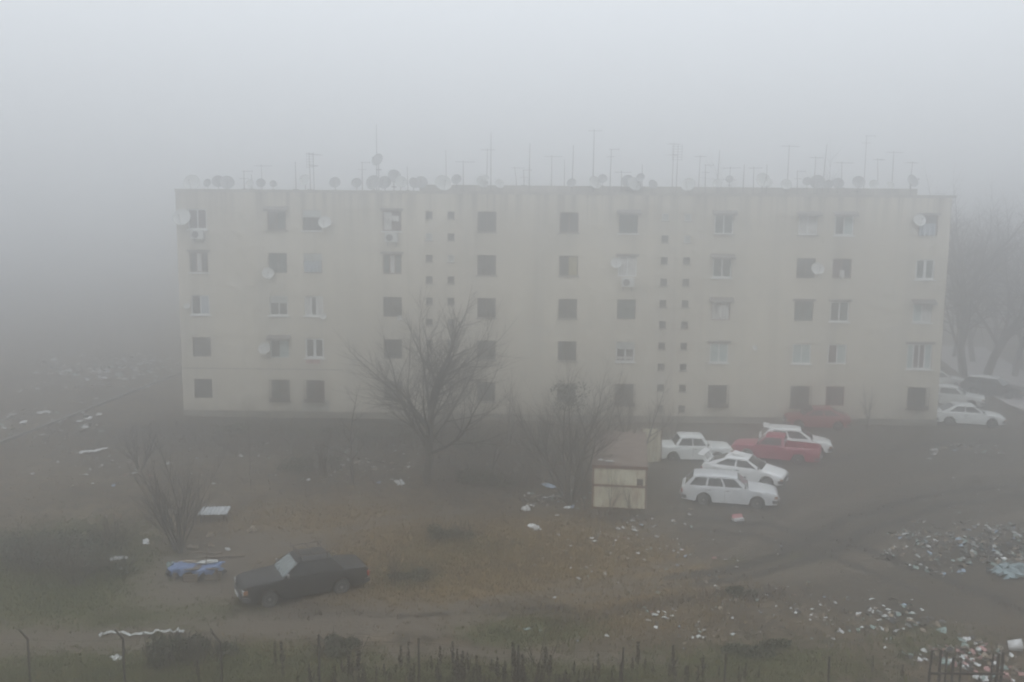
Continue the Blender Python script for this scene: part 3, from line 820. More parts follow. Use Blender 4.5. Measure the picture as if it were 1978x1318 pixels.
for y in (-.55, .55): mb.hexa([(-1.9, y - .04, .92), (-1.7, y - .04, .92), (-1.7, y + .04, .92), (-1.9, y + .04, .92)], [(-2.15, y - .03, 1.28), (-2.02, y - .03, 1.28), (-2.02, y + .03, 1.28), (-2.15, y + .03, 1.28)])
mb.hexa([(-2.22, -.74, 1.281), (-1.98, -.74, 1.281), (-1.98, .74, 1.281), (-2.22, .74, 1.281)], [(-2.28, -.74, 1.35), (-2.02, -.74, 1.32), (-2.02, .74, 1.32), (-2.28, .74, 1.35)])
mb.build('spoiler', M['p_white'], c)
mb = MB(); mb.hexa([(-.62, -.36, 1.46), (.0, -.36, 1.385), (.0, .36, 1.385), (-.62, .36, 1.46)], [(-.62, -.36, 1.49), (.0, -.36, 1.405), (.0, .36, 1.405), (-.62, .36, 1.49)]); mb.build('sunroof', M['p_white'], c)
park(c, (1482, 944), (1382, 931), 'white hatchback with a tall rear spoiler and tilted sunroof')
c = car('parked_car', dict(SED, paint='p_white2', L=4.2, axles=(1.22, -1.2),
        top=[(-2.1, .78), (-2.03, .90), (-1.4, .93), (-1.1, .94), (.75, .92), (.9, .91), (1.7, .88), (2.0, .85), (2.1, .72)], cab=(.86, .45, -.78, -1.12, .92, .94, 1.45)))
park(c, (1390, 891), (1295, 890), 'boxy white saloon car parked beside the rusty yellow container')
PIC = dict(L=4.7, W=1.64, axles=(1.45, -1.25), top=[(-2.35, .88), (-2.2, .93), (-.2, .94), (.3, .93), (.95, .92), (1.85, .84), (2.2, .78), (2.35, .68)],
           cab=(1.05, .50, -.42, -.50, .92, .94, 1.43), pillars=(.10, .93), paint='p_red', bed=(-2.25, -.55), rearglass='cglass', screen='cglass_pale')
c = car('parked_pickup', PIC)
park(c, (1438, 891), (1546, 902), 'red pickup truck with a short cab and open bed', 'pickup')
c = car('parked_car', dict(HAT, paint='p_white2', cab=(1.02, .25, -1.45, -1.9, .89, .93, 1.42), L=4.0, axles=(1.2, -1.25)))
mb = MB(); mb.hexa([(-1.72, -.6, 1.405), (-1.45, -.6, 1.425), (-1.45, .6, 1.425), (-1.72, .6, 1.405)], [(-1.78, -.62, 1.47), (-1.45, -.6, 1.455), (-1.45, .6, 1.455), (-1.78, .62, 1.47)]); mb.build('spoiler', M['p_white2'], c)
park(c, (1579, 882), (1490, 876), 'white hatchback partly hidden behind the red pickup')
c = car('parked_car', dict(HAT, paint='p_dred', screen='cglass', L=3.9, axles=(1.2, -1.2)))
park(c, (1543, 829), (1617, 832), 'dull red hatchback parked close against the apartment block wall')
c = car('parked_car', dict(WAG, paint='p_white2', L=4.2, W=1.66, pillars=(.05, .42, .93)))
park(c, (1873, 789), (1806, 783), 'white estate car half hidden by the right corner of the block')
c = car('parked_car', dict(HAT, paint='p_white2', L=4.3, axles=(1.3, -1.25), cab=(.95, .2, -.9, -1.75, .9, .93, 1.38),
       top=[(-2.15, .82), (-2.0, .92), (-1.5, .94), (.8, .90), (1.0, .88), (1.8, .78), (2.05, .7), (2.15, .6)]))
park(c, (1910, 826), (1838, 822), 'white saloon car with arched roof just right of the block corner')
c = car('parked_car', dict(SED, paint='p_white2'))
park(c, (1845, 752), (1790, 752), 'white car far back behind the block with only its roof end showing')
c = car('parked_car', dict(WAG, paint='p_white2', roofpaint='p_white', cab=(.9, .3, -1.62, -2.08, .93, .93, 1.46)))
for ch in KID[c.name]:
    if ch.name.split('.')[0] in ('body', 'cabin'): ch.data.materials[0] = M['bumper']
park(c, (1938, 770), (1890, 764), 'dark car with a pale roof beneath the far right trees')

def crumple(name, m, w, d, h, n=7, seed=0, thick=.006):
    r = random.Random(seed); vs = []; fs = []
    for j in range(n + 1):
        for i in range(n + 1):
            u, v = i / n * 2 - 1, j / n * 2 - 1
            e = 1 - .35 * r.random() if max(abs(u), abs(v)) == 1 else 1
            fall = 1 - max(abs(u), abs(v)) ** 2
            vs.append((u * w / 2 * e + r.uniform(-.08, .08) * w, v * d / 2 * e + r.uniform(-.08, .08) * d, .01 + h * (fall * .7 + .3) * r.uniform(.2, 1.0)))
    for j in range(n):
        for i in range(n): a = j * (n + 1) + i; fs.append((a, a + 1, a + n + 2, a + n + 1))
    b = len(vs); vs += [(x, y, max(z - thick, .001)) for x, y, z in vs]; fs += [tuple(b + q for q in reversed(f)) for f in fs]
    mb = MB(); mb.add(vs, fs); return mb.build(name, m, sm=60)
# ------------------------------------------------------------------ rusty container and panels
P1, P2 = G(1143, 979), G(1248, 985)
ex = (P2 - P1); wC = ex.length; ex.normalize(); ey = Vector((-ex.y, ex.x, 0))
hC = hgt(P1, 893)
lC = 7.0
cont = empty('metal_container', P1 + Vector((0, 0, terr(P1.x, P1.y) - .03)), math.atan2(ex.y, ex.x) + .035)
tag(cont, 'yellow sheet metal container with rust band and rusty flat roof', 'container')
def corr(mb, a, b, y, z0, z1, axis, pitch=.28, dp=.03, sgn=1):
    n = int((b - a) / (pitch / 4)); pr = []
    for i in range(n + 1):
        t = a + (b - a) * i / n; ph = i % 4
        d = dp if ph in (1, 2) else 0
        pr.append((t, y - sgn * d))
    vs = []
    for t, d in pr:
        for z in (z0, z1): vs.append((t, d, z) if axis == 'x' else (d, t, z))
    mb.add(vs, [(2 * i, 2 * i + 2, 2 * i + 3, 2 * i + 1) for i in range(len(pr) - 1)])
mb = MB(); corr(mb, .06, wC - .06, 0, .12, hC - .12, 'x', dp=.02); mb.box(.02, wC - .02, .03, lC, .1, hC - .1)
corr(mb, 0.05, lC, 0, .12, hC - .12, 'y', dp=.02); mb.build('wall', M['container'], cont)
mb = MB()
for x in (0, wC - .07): mb.box(x, x + .07, -.035, .04, .02, hC - .02)
mb.box(.071, wC - .071, -.035, .025, .02, .11); mb.box(-.03, wC + .03, -.06, .03, hC - .16, hC - .019)
mb.box(.071, wC - .071, -.045, .025, hC * .52, hC * .52 + .09)
mb.build('frame', M['rust'], cont)
mb = MB(); nr = 14
vs = []; fs = []
for i in range(nr + 1):
    for j in range(9):
        vs.append((-.03 + (wC + .06) * j / 8, -.06 + (lC + .1) * i / nr, hC + .012 * math.sin(i * 2.2 + j * 1.3) - .018 + (.0 if i else -.0)))
for i in range(nr):
    for j in range(8): a = i * 9 + j; fs.append((a, a + 1, a + 10, a + 9))
b0 = len(vs); vs += [(x, y, z - .03) for x, y, z in vs]; fs += [tuple(b0 + q for q in reversed(f)) for f in fs]
mb.add(vs, fs); mb.build('roof', M['roofrust'], cont)
MB().box(wC - .45, wC - .17, -.052, -.022, hC * .52 + .12, hC * .52 + .42).build('hatch', M['iron'], cont)
for i, (x, y, m_, lab) in enumerate(((.35, .7, 'litter_w', 'white scrap on the front left of the rusty container roof'), (.75, .55, 'litter', 'pale rag lying on the rusty container roof beside a white scrap'), (.55, 1.6, 'wood', 'rotten board on the middle of the rusty container roof'))):
    o = crumple('roof_scrap', M[m_], (.3, .5, .9)[i], .25, .1, 5, 70 + i); q = cont.matrix_basis @ Vector((x, y, hC + .01)); o.location = q; tag(o, lab, 'litter')
P3 = G(1256, 893)
pan = empty('corrugated_fence', P3, .05)
mb = MB(); hp = hgt(P3, 829); corr(mb, -.5, .55, 0, 0, hp, 'x', .2, .04); corr(mb, -.5, .55, .05, 0, hp, 'x', .2, .04, -1); mb.build('sheet', M['container'], pan)
mb = MB(); mb.box(-.56, -.5, -.03, .06, 0, hp + .03); mb.box(.55, .61, -.03, .06, 0, hp + .03); mb.build('post', M['rust'], pan)
tag(pan, 'pale yellow upright corrugated panel standing behind the right side of container', 'fence')

# ------------------------------------------------------------------ trees and shrubs
def branch(mb, p, d, L, r, lev, mx, o):
    n = max(2, int(L / o['seg'])) if lev < mx else 2
    pts = [Vector(p)]; dirs = [d]
    for i in range(n):
        d = (d + Vector((U(-1, 1), U(-1, 1), U(-1, 1))) * o['curv'] + Vector((0, 0, o['up'] * (1 if lev else .3)))).normalized()
        pts.append(pts[-1] + d * L / n); dirs.append(d)
    end = .55 if lev == 0 else .3
    rd = [r * (1 - (1 - end) * i / n) for i in range(n + 1)]
    mb.tube(pts, rd, 7 if lev == 0 else (5 if r > .03 else 3), cap=lev == 0)
    if lev < mx:
        k = o['n'][min(lev, len(o['n']) - 1)]
        t0 = o['t0'] if lev == 0 else .2
        for j in range(k):
            t = t0 + (1 - t0) * (j + U(0, 1)) / k; q = min(int(t * n), n - 1); f = t * n - q
            pp = pts[q].lerp(pts[q + 1], f); dd = dirs[q]
            ax = Vector((U(-1, 1), U(-1, 1), U(-.4, .6))); ax = ax - dd * ax.dot(dd)
            if ax.length < .1: continue
            ax.normalize(); an = U(*(o.get('ang0', o['ang']) if lev == 0 else o['ang']))
            nd = (dd * math.cos(an) + ax * math.sin(an)).normalized()
            branch(o['crown'], pp, nd, L * (o.get('len0', o['len']) if lev == 0 else o['len']) * U(.65, 1.15) * (1.15 - .45 * t), rd[q] * U(*o.get('rr', (.42, .65))), lev + 1, mx, o)
        branch(o['crown'], pts[-1], dirs[-1], L * o['len'] * .9, rd[-1] * .9, lev + 1, mx, o)
def bare_tree(name, base, h, r, lab, cat='tree', group=None, lean=(0, 0), mx=4, stems=1, m='twig', **k):
    o = dict(seg=.5, curv=.13, up=.06, n=[6, 6, 5, 4], t0=.35, ang=(.45, .95), len=.6); o.update(k)
    root = empty(name, base)
    tr = MB(); o['crown'] = MB()
    for s in range(stems):
        dx = Vector((lean[0] + (U(-.5, .5) if stems > 1 else 0), lean[1] + (U(-.4, .4) if stems > 1 else 0), 1)).normalized()
        branch(tr, Vector((U(-.15, .15), U(-.15, .15), -.1)) if stems > 1 else Vector((0, 0, -.1)), dx, h * o.get('trunk', .5) * (U(.7, 1) if stems > 1 else 1), r * (U(.6, 1) if stems > 1 else 1), 0, mx, o)
    cr_ = o['crown']
    # bring to the seen height
    zz_ = sorted(v[2] for v in cr_.v + tr.v); zt = zz_[int(len(zz_) * .985)]; kz = h / zt
    for b in (tr, cr_): b.v = [(x * (.5 + .5 * kz) * o.get('wide', 1), y * (.5 + .5 * kz) * o.get('wide', 1), z * kz if z > 0 else z) for x, y, z in b.v]
    tr.build('trunk', M['bark'], root, sm=60); cr_.build('crown', M[m], root)
    tag(root, lab, cat, group); return root
def leafball(mb, c, rx, ry, rz, n, s, hollow=.3):
    for i in range(n):
        while True:
            p = Vector((U(-1, 1), U(-1, 1), U(-1, 1)))
            if hollow < p.length < 1: break
        p = Vector((p.x * rx, p.y * ry, p.z * rz)) + Vector(c)
        a = Vector((U(-1, 1), U(-1, 1), U(-1, 1))).normalized(); b = a.orthogonal().normalized(); q = a.cross(b); l = s * U(.5, 1.3)
        mb.add([p - b * l, p + q * l * .5, p + b * l, p - q * l * .5], [(0, 1, 2, 3)])

b = GT(825, 936)
bare_tree('bare_tree', b, hgt(b, 592), .24, 'large bare tree with upswept branches in front of block centre', trunk=.72, t0=.28, n=[18, 10, 8, 6], up=.055, curv=.13, ang0=(.5, 1.0), ang=(.4, .95), len0=.74, len=.55, wide=1.06, rr=(.36, .55))
b = GT(1102, 972)
t2 = bare_tree('bare_tree', b, hgt(b, 703), .075, 'bare multi stemmed tree with dense twigs left of the container', trunk=.55, stems=7, n=[6, 6, 5, 3], up=.055, curv=.14, ang=(.4, .9), len0=.7, wide=1.0)
mb = MB(); hz = hgt(b, 760)
for i in range(6): leafball(mb, (U(-.8, .4), U(-.5, .5), hz + U(-.7, .5)), .55, .5, .4, 80, .06, 0)
mb.build('ivy_clump', M['ivy'], t2)
b = GT(1228, 905)
bare_tree('bare_tree', b, hgt(b, 742), .09, 'slim bare tree rising behind the container and pale panel', trunk=.55, stems=2, n=[5, 5, 4], mx=3, wide=.7)
b = GT(1275, 868)
bare_tree('sapling', b, hgt(b, 720), .04, 'thin reddish sapling between container and white saloon', 'sapling', mx=3, n=[5, 4, 4], trunk=.7, m='twig_red', wide=.5)
b = GT(680, 942)
bare_tree('bare_tree', b, hgt(b, 748), .085, 'small crooked tree with stubby pruned branches left of the big tree', trunk=.5, n=[5, 4, 3], mx=3, ang=(.7, 1.2), curv=.22, wide=.8)
b = GT(484, 945)
bare_tree('sapling', b, hgt(b, 772), .05, 'thin upright sapling standing alone before the left windows', 'sapling', mx=3, n=[5, 4, 3], trunk=.75, wide=.35, m='twig_red')
b = GT(985, 862)
bare_tree('sapling', b, hgt(b, 722), .05, 'pale clump of thin saplings close to the wall right of the big tree', 'sapling', mx=3, stems=4, n=[5, 4, 4], trunk=.65, wide=.8, m='twig_red')
b = GT(1165, 862)
bare_tree('sapling', b, hgt(b, 700), .06, 'tall faint sapling clump behind the container roof', 'sapling', mx=3, stems=3, n=[6, 5, 4], trunk=.65, wide=.7)
for px, py, pt, lab in ((560, 880, 800, 'thin sapling before the third ground floor window'), (630, 925, 850, 'low thin sapling left of the crooked tree'), (915, 880, 735, 'faint sapling just right of the big tree crown'),
   (945, 930, 800, 'thin twiggy sapling between the big tree and the multi stemmed tree'), (1045, 890, 740, 'faint leaning sapling left of the multi stemmed tree'), (1295, 862, 760, 'small sapling behind the roof of the white saloon'), (1205, 872, 735, 'tall thin sapling behind the rear right of the container')):
    b = GT(px, py); bare_tree('sapling', b, hgt(b, pt), .035, lab, 'sapling', mx=3, stems=rng.choice([2, 3, 4]), n=[5, 5, 4], trunk=.65, wide=U(.5, .9), curv=.17, m='twig_red')
for px, py, pt, lab in ((1176, 990, 880, 'thin bare stems growing against the front of the container'), (1132, 982, 830, 'thin bare stems at the front left corner of the container'), (1215, 992, 930, 'low bare stem before the right half of the container front')):
    b = GT(px, py); bare_tree('sapling', b, hgt(b, pt), .028, lab, 'sapling', mx=3, stems=3, n=[5, 4, 3], trunk=.7, wide=.55, curv=.15)
b = GT(345, 1072)
bare_tree('bare_shrub', b, hgt(b, 885), .05, 'leafless many stemmed shrub behind the blue tarpaulin', 'shrub', mx=3, stems=11, n=[6, 5, 4], trunk=.7, ang=(.25, .6), up=.05, wide=1.0)
b = GT(268, 905)
bare_tree('bare_shrub', b, hgt(b, 822), .05, 'dark tangled shrub in front of the left corner of the block', 'shrub', mx=3, stems=6, n=[5, 5, 4], trunk=.6, wide=.9)
b = GT(1678, 832)
bare_tree('sapling', b, hgt(b, 745), .06, 'little bare tree against the wall right of the dull red hatchback', 'sapling', mx=3, stems=2, n=[6, 5, 4], trunk=.55, wide=.7)
b = GT(722, 1090)
bare_tree('sapling', b, hgt(b, 965), .022, 'thin dry sapling upright behind the boot of the black car', 'sapling', mx=2, n=[5, 3], trunk=.8, wide=.3, m='twig_red')
b = GT(762, 1128)
bare_tree('bare_shrub', b, hgt(b, 1045), .025, 'small twiggy shrub right of the black car', 'shrub', mx=2, stems=9, n=[5, 4], trunk=.8, wide=.5, m='twig_red')
b = GT(1042, 1300)
bare_tree('bare_shrub', b, hgt(b, 1195), .02, 'thin bare shrub among dead stalks at the bottom middle', 'shrub', mx=3, stems=4, n=[5, 4, 2], trunk=.7, wide=.8)
b = GT(1195, 1312)
bare_tree('sapling', b, hgt(b, 1210), .016, 'single thin dry stem by the fence line', 'sapling', mx=2, n=[4, 2], trunk=.85, wide=.3)
# right-hand trees
for i, (px, py, pt, ln, r, lab) in enumerate([
  (1860, 738, 372, .10, .33, 'tall bare tree leaning right, nearer to the block of the two dark trunks'),
  (1902, 742, 355, .12, .33, 'tall bare tree leaning right, trunk above the pale roofed car'),
  (1960, 728, 380, .02, .25, 'tall bare tree at the right edge of the picture'),
  (1880, 700, 395, -.03, .24, 'hazy bare tree behind the two leaning trunks'),
  (1925, 690, 400, .03, .24, 'fainter bare tree between the leaning trunks and the edge'),
  (1842, 690, 420, .0, .2, 'faint bare tree rising directly beside the right block corner'),
  (2010, 715, 365, -.05, .25, 'bare tree reaching in over the right picture edge'),
  (1950, 660, 390, .0, .25, 'palest bare tree, farthest back at the right')]):
    b = G(px, py); bare_tree('bare_tree', b, hgt(b, pt), r, lab, group='tall bare trees right of the block', lean=(ln, 0), trunk=.55, mx=4, n=[12, 8, 6, 5], t0=.22, up=.04, curv=.16, ang=(.45, 1.0), len0=.8, len=.6, seg=.9, wide=1.0, m='twig_red')
for i, (X, pt, px) in enumerate([(25.5, 322, 1800), (21.0, 335, 1700)]):
    P = W3(X, 17 + 4 * i, 0); bare_tree('bare_tree', P, hgt(P, pt), .25, ['bare treetop showing faintly above the right end of the roof', 'fainter treetop showing behind the roof aerials near the right'][i], trunk=.5, n=[7, 7, 6, 4], mx=4, seg=.9, m='twig_red')

for px, py, pt, lab in ((62, 1105, 1015, 'tangle of bare canes at the left of the bramble thicket'), (150, 1128, 1030, 'tangle of bare canes at the front of the bramble thicket'), (215, 1062, 985, 'tangle of bare canes at the back right of the bramble thicket')):
    b = GT(px, py); bare_tree('bare_shrub', b, hgt(b, pt), .02, lab, 'shrub', mx=2, stems=14, n=[6, 4], trunk=.9, ang=(.5, 1.2), up=-.04, curv=.22, wide=1.5, m='twig_red')
# brambles and low shrubs
def shrub(px, py, rx, ry, rz, n, lab, m='bramble', s=.07, cat='bush', stems=18):
    b = GT(px, py); root = empty('bush', b)
    mb = MB()
    for k in range(max(4, n // 260)):
        leafball(mb, (U(-.7, .7) * rx, U(-.7, .7) * ry, rz * U(.2, .7)), rx * U(.3, .5), ry * U(.3, .5), rz * U(.3, .45), 260, s, 0)
    mb.v = [(x, y, max(z, .0)) for x, y, z in mb.v]
    mb.build('leaves', M[m], root)
    mb = MB()
    for k in range(stems):
        x, y = U(-.9, .9) * rx, U(-.9, .9) * ry; a = U(0, 6.3); l = U(.3, .8)
        mb.tube([(x, y, -.05), (x + math.cos(a) * l * .5, y + math.sin(a) * l * .5, rz * U(.7, 1.25)), (x + math.cos(a) * l * 1.3, y + math.sin(a) * l * 1.3, rz * U(.2, .8))], [.014, .01, .004], 4)
    mb.build('stems', M['twig'], root)
    tag(root, lab, cat)
shrub(110, 1075, 3.0, 1.9, .95, 3400, 'broad dark bramble thicket at the left of the waste ground', stems=70)
shrub(-10, 1085, 2.0, 1.6, .8, 1500, 'green bramble mound cut by the left picture edge', stems=30)
shrub(205, 1105, 1.3, .9, .6, 800, 'low bramble bush on the right flank of the thicket', 'leaf', stems=30)
shrub(868, 1043, 1.0, .7, .6, 700, 'low dark weed bush on the dry grass in mid field', 'leaf', stems=40)
shrub(800, 1120, .9, .5, .35, 500, 'low green weed patch right of the black car', 'leaf', stems=24)
shrub(1432, 1152, .6, .35, .25, 300, 'small dark weed tuft in the right field', 'leaf', stems=16)
shrub(655, 1262, .9, .5, .45, 450, 'dark round weed bush behind the straight fence post', 'leaf', stems=30)
shrub(395, 1272, 1.0, .5, .55, 450, 'weed bush behind the bent fence post', 'leaf', stems=30)
shrub(345, 1285, .9, .45, .9, 500, 'tall weed clump around the thin stick by the fence', 'leaf', stems=34)
shrub(1480, 1265, 1.4, .6, .25, 500, 'flat green weed patch near the bottom right', 'leaf', stems=12)
for i, (px, py, rx, lab) in enumerate([(430, 838, 2.2, 'dark weed bank by the left foot of the block'), (590, 842, 2.4, 'dark weed bank below the third ground floor window'), (760, 850, 2.4, 'dark weed bank behind the big tree trunk'),
   (900, 862, 2.2, 'dark weed bank right of the big tree trunk'), (1060, 872, 2.0, 'dark weed bank left of the container roof'), (600, 905, 1.8, 'dark weed patch before the crooked small tree'), (960, 930, 2.0, 'dark weed patch between big tree and container')]):
    shrub(px, py, rx, 1.2, .5, 900, lab, 'leaf', .07, 'weeds', 50)

# ------------------------------------------------------------------ grass as ground cover
def grass(name, region, n, hmin, hmax, m, lab, wid=.012):
    mb = MB(); cnt = 0; tries = 0
    while cnt < n and tries < n * 14:
        tries += 1
        y = 23 * (60 / 23) ** rng.random(); x = U(-.56, .56) * y * 1.03
        w = regw(region, x, y) * .9 + .12
        jx, jy = x + rng.gauss(0, .55), y + rng.gauss(0, .8)
        if regw('track', jx, jy) > .45: w *= .15
        if regw('mud', jx, jy) > .5: w *= .25
        if rng.random() > w * w * 1.2: continue
        cnt += 1; z = terr(x, y)
        for k in range(rng.randint(3, 6)):
            a = U(0, 6.3); h = U(hmin, hmax); l = U(.3, 1.3) * h; bx, by = x + U(-.09, .09), y + U(-.09, .09); wv = wid * U(.7, 1.6)
            ca, sa = math.cos(a), math.sin(a)
            mb.add([(bx - sa * wv, by + ca * wv, z - .02), (bx + sa * wv, by - ca * wv, z - .02), (bx + ca * l * .45, by + sa * l * .45, z + h * .7), (bx + ca * l, by + sa * l, z + h)], [(0, 1, 2), (2, 1, 3)] if 0 else [(0, 1, 3)])
    o = mb.build(name, M[m]); tag(o, lab, 'grass', kind='stuff')
M['grass_green'] = mat('winter_grass', (.046, .058, .020), .95, (.10, .096, .034), .8)
M['grass_dry'] = mat('dead_grass', (.18, .13, .058), .95, (.10, .07, .036), .7)
M['grass_red'] = mat('reddish_dead_weed', (.09, .052, .036), .95, (.05, .037, .028), .9)
grass('grass', 'green', 17000, .03, .15, 'grass_green', 'short dull green winter grass over the waste ground')
grass('dry_grass', 'dry', 17000, .03, .15, 'grass_dry', 'dead tan grass over the middle of the waste ground')
grass('dead_weeds', 'dark', 7000, .05, .2, 'grass_red', 'reddish brown dead weeds among the grass')

# dead dock stalks in the foreground: individual plants
protos = []
def stalk_proto():
    root = empty('dead_weed')
    h = U(.8, 1.3); lean = U(-.12, .12)
    MB().tube([(0, 0, -.05), (lean * .5, 0, h * .5), (lean, U(-.05, .05), h)], [.012, .009, .004], 5).build('stem', M['weed'], root)
    mb = MB()
    for k in range(130):
        t = U(.42, 1.0); r = .085 * (1.15 - t) + .02; p = Vector((lean * t + U(-1, 1) * r, U(-1, 1) * r, h * t))
        a = Vector((U(-1, 1), U(-1, 1), U(-1, 1))).normalized(); b = a.orthogonal().normalized(); q = a.cross(b); l = U(.02, .045)
        mb.add([p - b * l, p + q * l, p + b * l, p - q * l], [(0, 1, 2, 3)])
    for k in range(3):
        t = U(.3, .6); a = U(0, 6.3)
        mb.tube([(lean * t, 0, h * t), (lean * t + math.cos(a) * .12, math.sin(a) * .12, h * (t + .16)), (lean * t + math.cos(a) * .15, math.sin(a) * .15, h * (t + .33))], [.007, .02, .004], 4)
    mb.build('seed_head', M['weed'], root)
    return root
protos = [stalk_proto() for _ in range(5)]
used = set()
clusters = [(690, 12, 60), (850, 22, 120), (950, 34, 90), (1040, 20, 80), (800, 9, 60), (1130, 14, 70), (1300, 9, 90), (1340, 10, 40), (520, 8, 100), (1600, 5, 90)]
for cx, n_, sx in clusters:
    for i in range(n_):
        px = rng.gauss(cx, sx * 1.0); py = U(1308, 1352) if cx not in (520,) else U(1300, 1345)
        p = GT(px, py); j = rng.randrange(5)
        if j not in used: o = protos[j]; used.add(j)
        else: o = copy_tree(protos[j])
        s = .35 + .75 * rng.random() ** 1.6; o.location = p; o.rotation_euler = (0, 0, U(0, 6.3)); o.scale = (s * U(.5, .9), s * U(.5, .9), s)
        tag(o, 'dark dead seed stalk standing along the bottom of the picture by the fence', 'weed', 'dead seed stalks along the fence')

# ------------------------------------------------------------------ fence
fpx = [(-130, 1340, 1208, 1), (60, 1340, 1215, 1), (243, 1342, 1215, 1), (428, 1344, 1220, 1), (617, 1346, 1225, 0), (808, 1348, 1233, 0), (1002, 1350, 1246, 0), (1200, 1352, 1250, 0), (1398, 1354, 1262, 0), (1596, 1356, 1268, 0), (1792, 1358, 1256, 0)]
FB_ = [G(a, b) for a, b, c, d in fpx]
fence = empty('wire_fence', FB_[0])
tag(fence, 'rusty wire fence with bent topped posts along the bottom edge', 'fence')
fo = Vector(FB_[0])
tops = []
for P, (a, b, c, bent) in zip(FB_, fpx):
    h = hgt(P, c); q = P - fo; mb = MB()
    if bent:
        hb = h - .3
        mb.tube([q + Vector((0, 0, -.1)), q + Vector((U(-.03, .03), 0, hb * .5)), q + Vector((0, 0, hb)), q + Vector((-.2, -.05, h))], [.034, .033, .033, .024], 6)
        tops.append(q + Vector((0, 0, hb)))
    else:
        mb.tube([q + Vector((0, 0, -.1)), q + Vector((U(-.03, .03), 0, h * .5)), q + Vector((U(-.03, .03), 0, h))], [.036, .034, .03], 6); tops.append(q + Vector((0, 0, h - .1)))
    mb.build('post', M['rusty'], fence, sm=60)
mb = MB()
for fz in (1.0, .82, .45):
    pts = []
    for i, (P, t) in enumerate(zip(FB_, tops)):
        pts.append(Vector((t.x, t.y - .04, t.z * fz)))
        if i < len(tops) - 1:
            m_ = (t * fz + tops[i + 1] * fz) / 2; pts.append(Vector(((t.x + tops[i + 1].x) / 2, (t.y + tops[i + 1].y) / 2 - .04, (t.z + tops[i + 1].z) / 2 * fz - .05)))
    mb.tube(pts, .004, 4)
mb.build('wire', M['wire'], fence)
mb = MB()
for i in range(len(tops) - 1):
    A, B = FB_[i] - fo, FB_[i + 1] - fo; n_ = 22; ha = tops[i].z * .8; hb = tops[i + 1].z * .8
    for k in range(n_):
        for s in (1, -1):
            k2 = k + s * 12
            t0_, t1_ = k / n_, k2 / n_; f1 = 1.0
            if t1_ > 1: f1 = (1 - t0_) / (t1_ - t0_); t1_ = 1
            if t1_ < 0: f1 = t0_ / (t0_ - t1_); t1_ = 0
            p0 = A.lerp(B, t0_) + Vector((0, -.045 - .006 * s, .02)); p1 = A.lerp(B, t1_) + Vector((0, -.045 - .006 * s, .02 + (ha + (hb - ha) * t1_) * f1))
            mb.tube([p0, p1], .0022, 3)
mb.build('mesh', M['wire'], fence)
# metal gate frame
Pg = G(1862, 1352); gate = empty('metal_gate', Pg)
tag(gate, 'rusty upright barred metal gate frame in the bottom right corner', 'gate')
for px, pt in ((1793, 1258), (1811, 1256), (1823, 1260), (1836, 1270), (1851, 1280), (1911, 1262), (1921, 1262), (1930, 1260)):
    q = G(px, 1352); h = hgt(q, pt); d = q - Pg; thick = .028 if px in (1811, 1836, 1921, 1930) else .018
    MB().box(d.x - thick, d.x + thick, -thick, thick, -.05, h).build('bar', M['rusty'], gate)
q0, q1 = G(1788, 1352) - Pg, G(1934, 1352) - Pg
for i, pr in enumerate((1300, 1338)):
    z = hgt(Pg, pr); MB().box(q0.x, q1.x, -.06, -.032, z - .03, z + .03).build('rail', M['rusty'], gate)

# ------------------------------------------------------------------ junk in the field
def lay(o, px, py, lab, cat, rz=None, dz=0, group=None):
    p = GT(px, py); o.location = (p.x, p.y, p.z + dz); o.rotation_euler = (0, 0, U(0, 6.3) if rz is None else rz); return tag(o, lab, cat, group)

# cart with blue tarpaulin
ca = GT(382, 1118)
cart = empty('wooden_bench', ca, .12)
mb = MB()
for i in range(4): mb.box(-.85, .85, -.32 + i * .165, -.17 + i * .165, .42, .45)
mb.build('table_top', M['wood'], cart)
for x in (-.75, .75):
    for y in (-.28, .28): MB().box(x - .04, x + .04, y - .04, y + .04, -.05, .419).build('leg', M['wood'], cart)
tag(cart, 'low wooden bench under the blue tarpaulin', 'bench')
# tarp
nxx, nyy = 20, 9; vs = []; fs = []
for j in range(nyy + 1):
    for i in range(nxx + 1):
        x = -.92 + 1.84 * i / nxx; v = j / nyy; s = v * 1.25
        if s < .32: y, z = -.40, .463 - (.32 - s) * .62
        elif s < 1.08: y, z = -.40 + (s - .32), .493 + .045 * math.sin(i * 1.1 + j) * math.sin(j * 1.4) + .02 * math.sin(i * 2.7)
        else: y, z = .37, .49 - (s - 1.08)
        vs.append((x + .04 * math.sin(j * 2) + (.10 * math.sin(j * 1.3) if i in (0, nxx) else 0), y * (.8 + .14 * math.sin(i * .55 + 1)) + .05 * math.sin(i * .9), z + ((.09 * math.sin(i * 1.1) + .05 * math.sin(i * 2.6)) if j <= 1 else 0) + .05 * math.sin(i * .42)))
for j in range(nyy):
    for i in range(nxx): a = j * (nxx + 1) + i; fs.append((a, a + 1, a + nxx + 2, a + nxx + 1))
b0 = len(vs); vs += [(x, y + .008, z - .008) for x, y, z in vs]; fs += [tuple(b0 + q for q in reversed(f)) for f in fs]
mb = MB(); mb.add(vs, fs); o = mb.build('tarpaulin', M['blue'], sm=60); o.location = ca; o.rotation_euler = (0, 0, .12); tag(o, 'bright blue tarpaulin draped over the low bench', 'tarpaulin')
o = crumple('cloth_bundle', M['darkcloth'], .7, .6, .45, 8, 3); lay(o, 338, 1116, 'dark cloth bundle at the left end of the blue tarpaulin', 'bundle')
o = crumple('folded_sheet', M['litter'], .8, .3, .12, 8, 5); o.location = ca + Vector((.35, .2, .50)); o.rotation_euler = (0, 0, .15); tag(o, 'pale folded sheet lying on top of the blue tarpaulin', 'sheet')
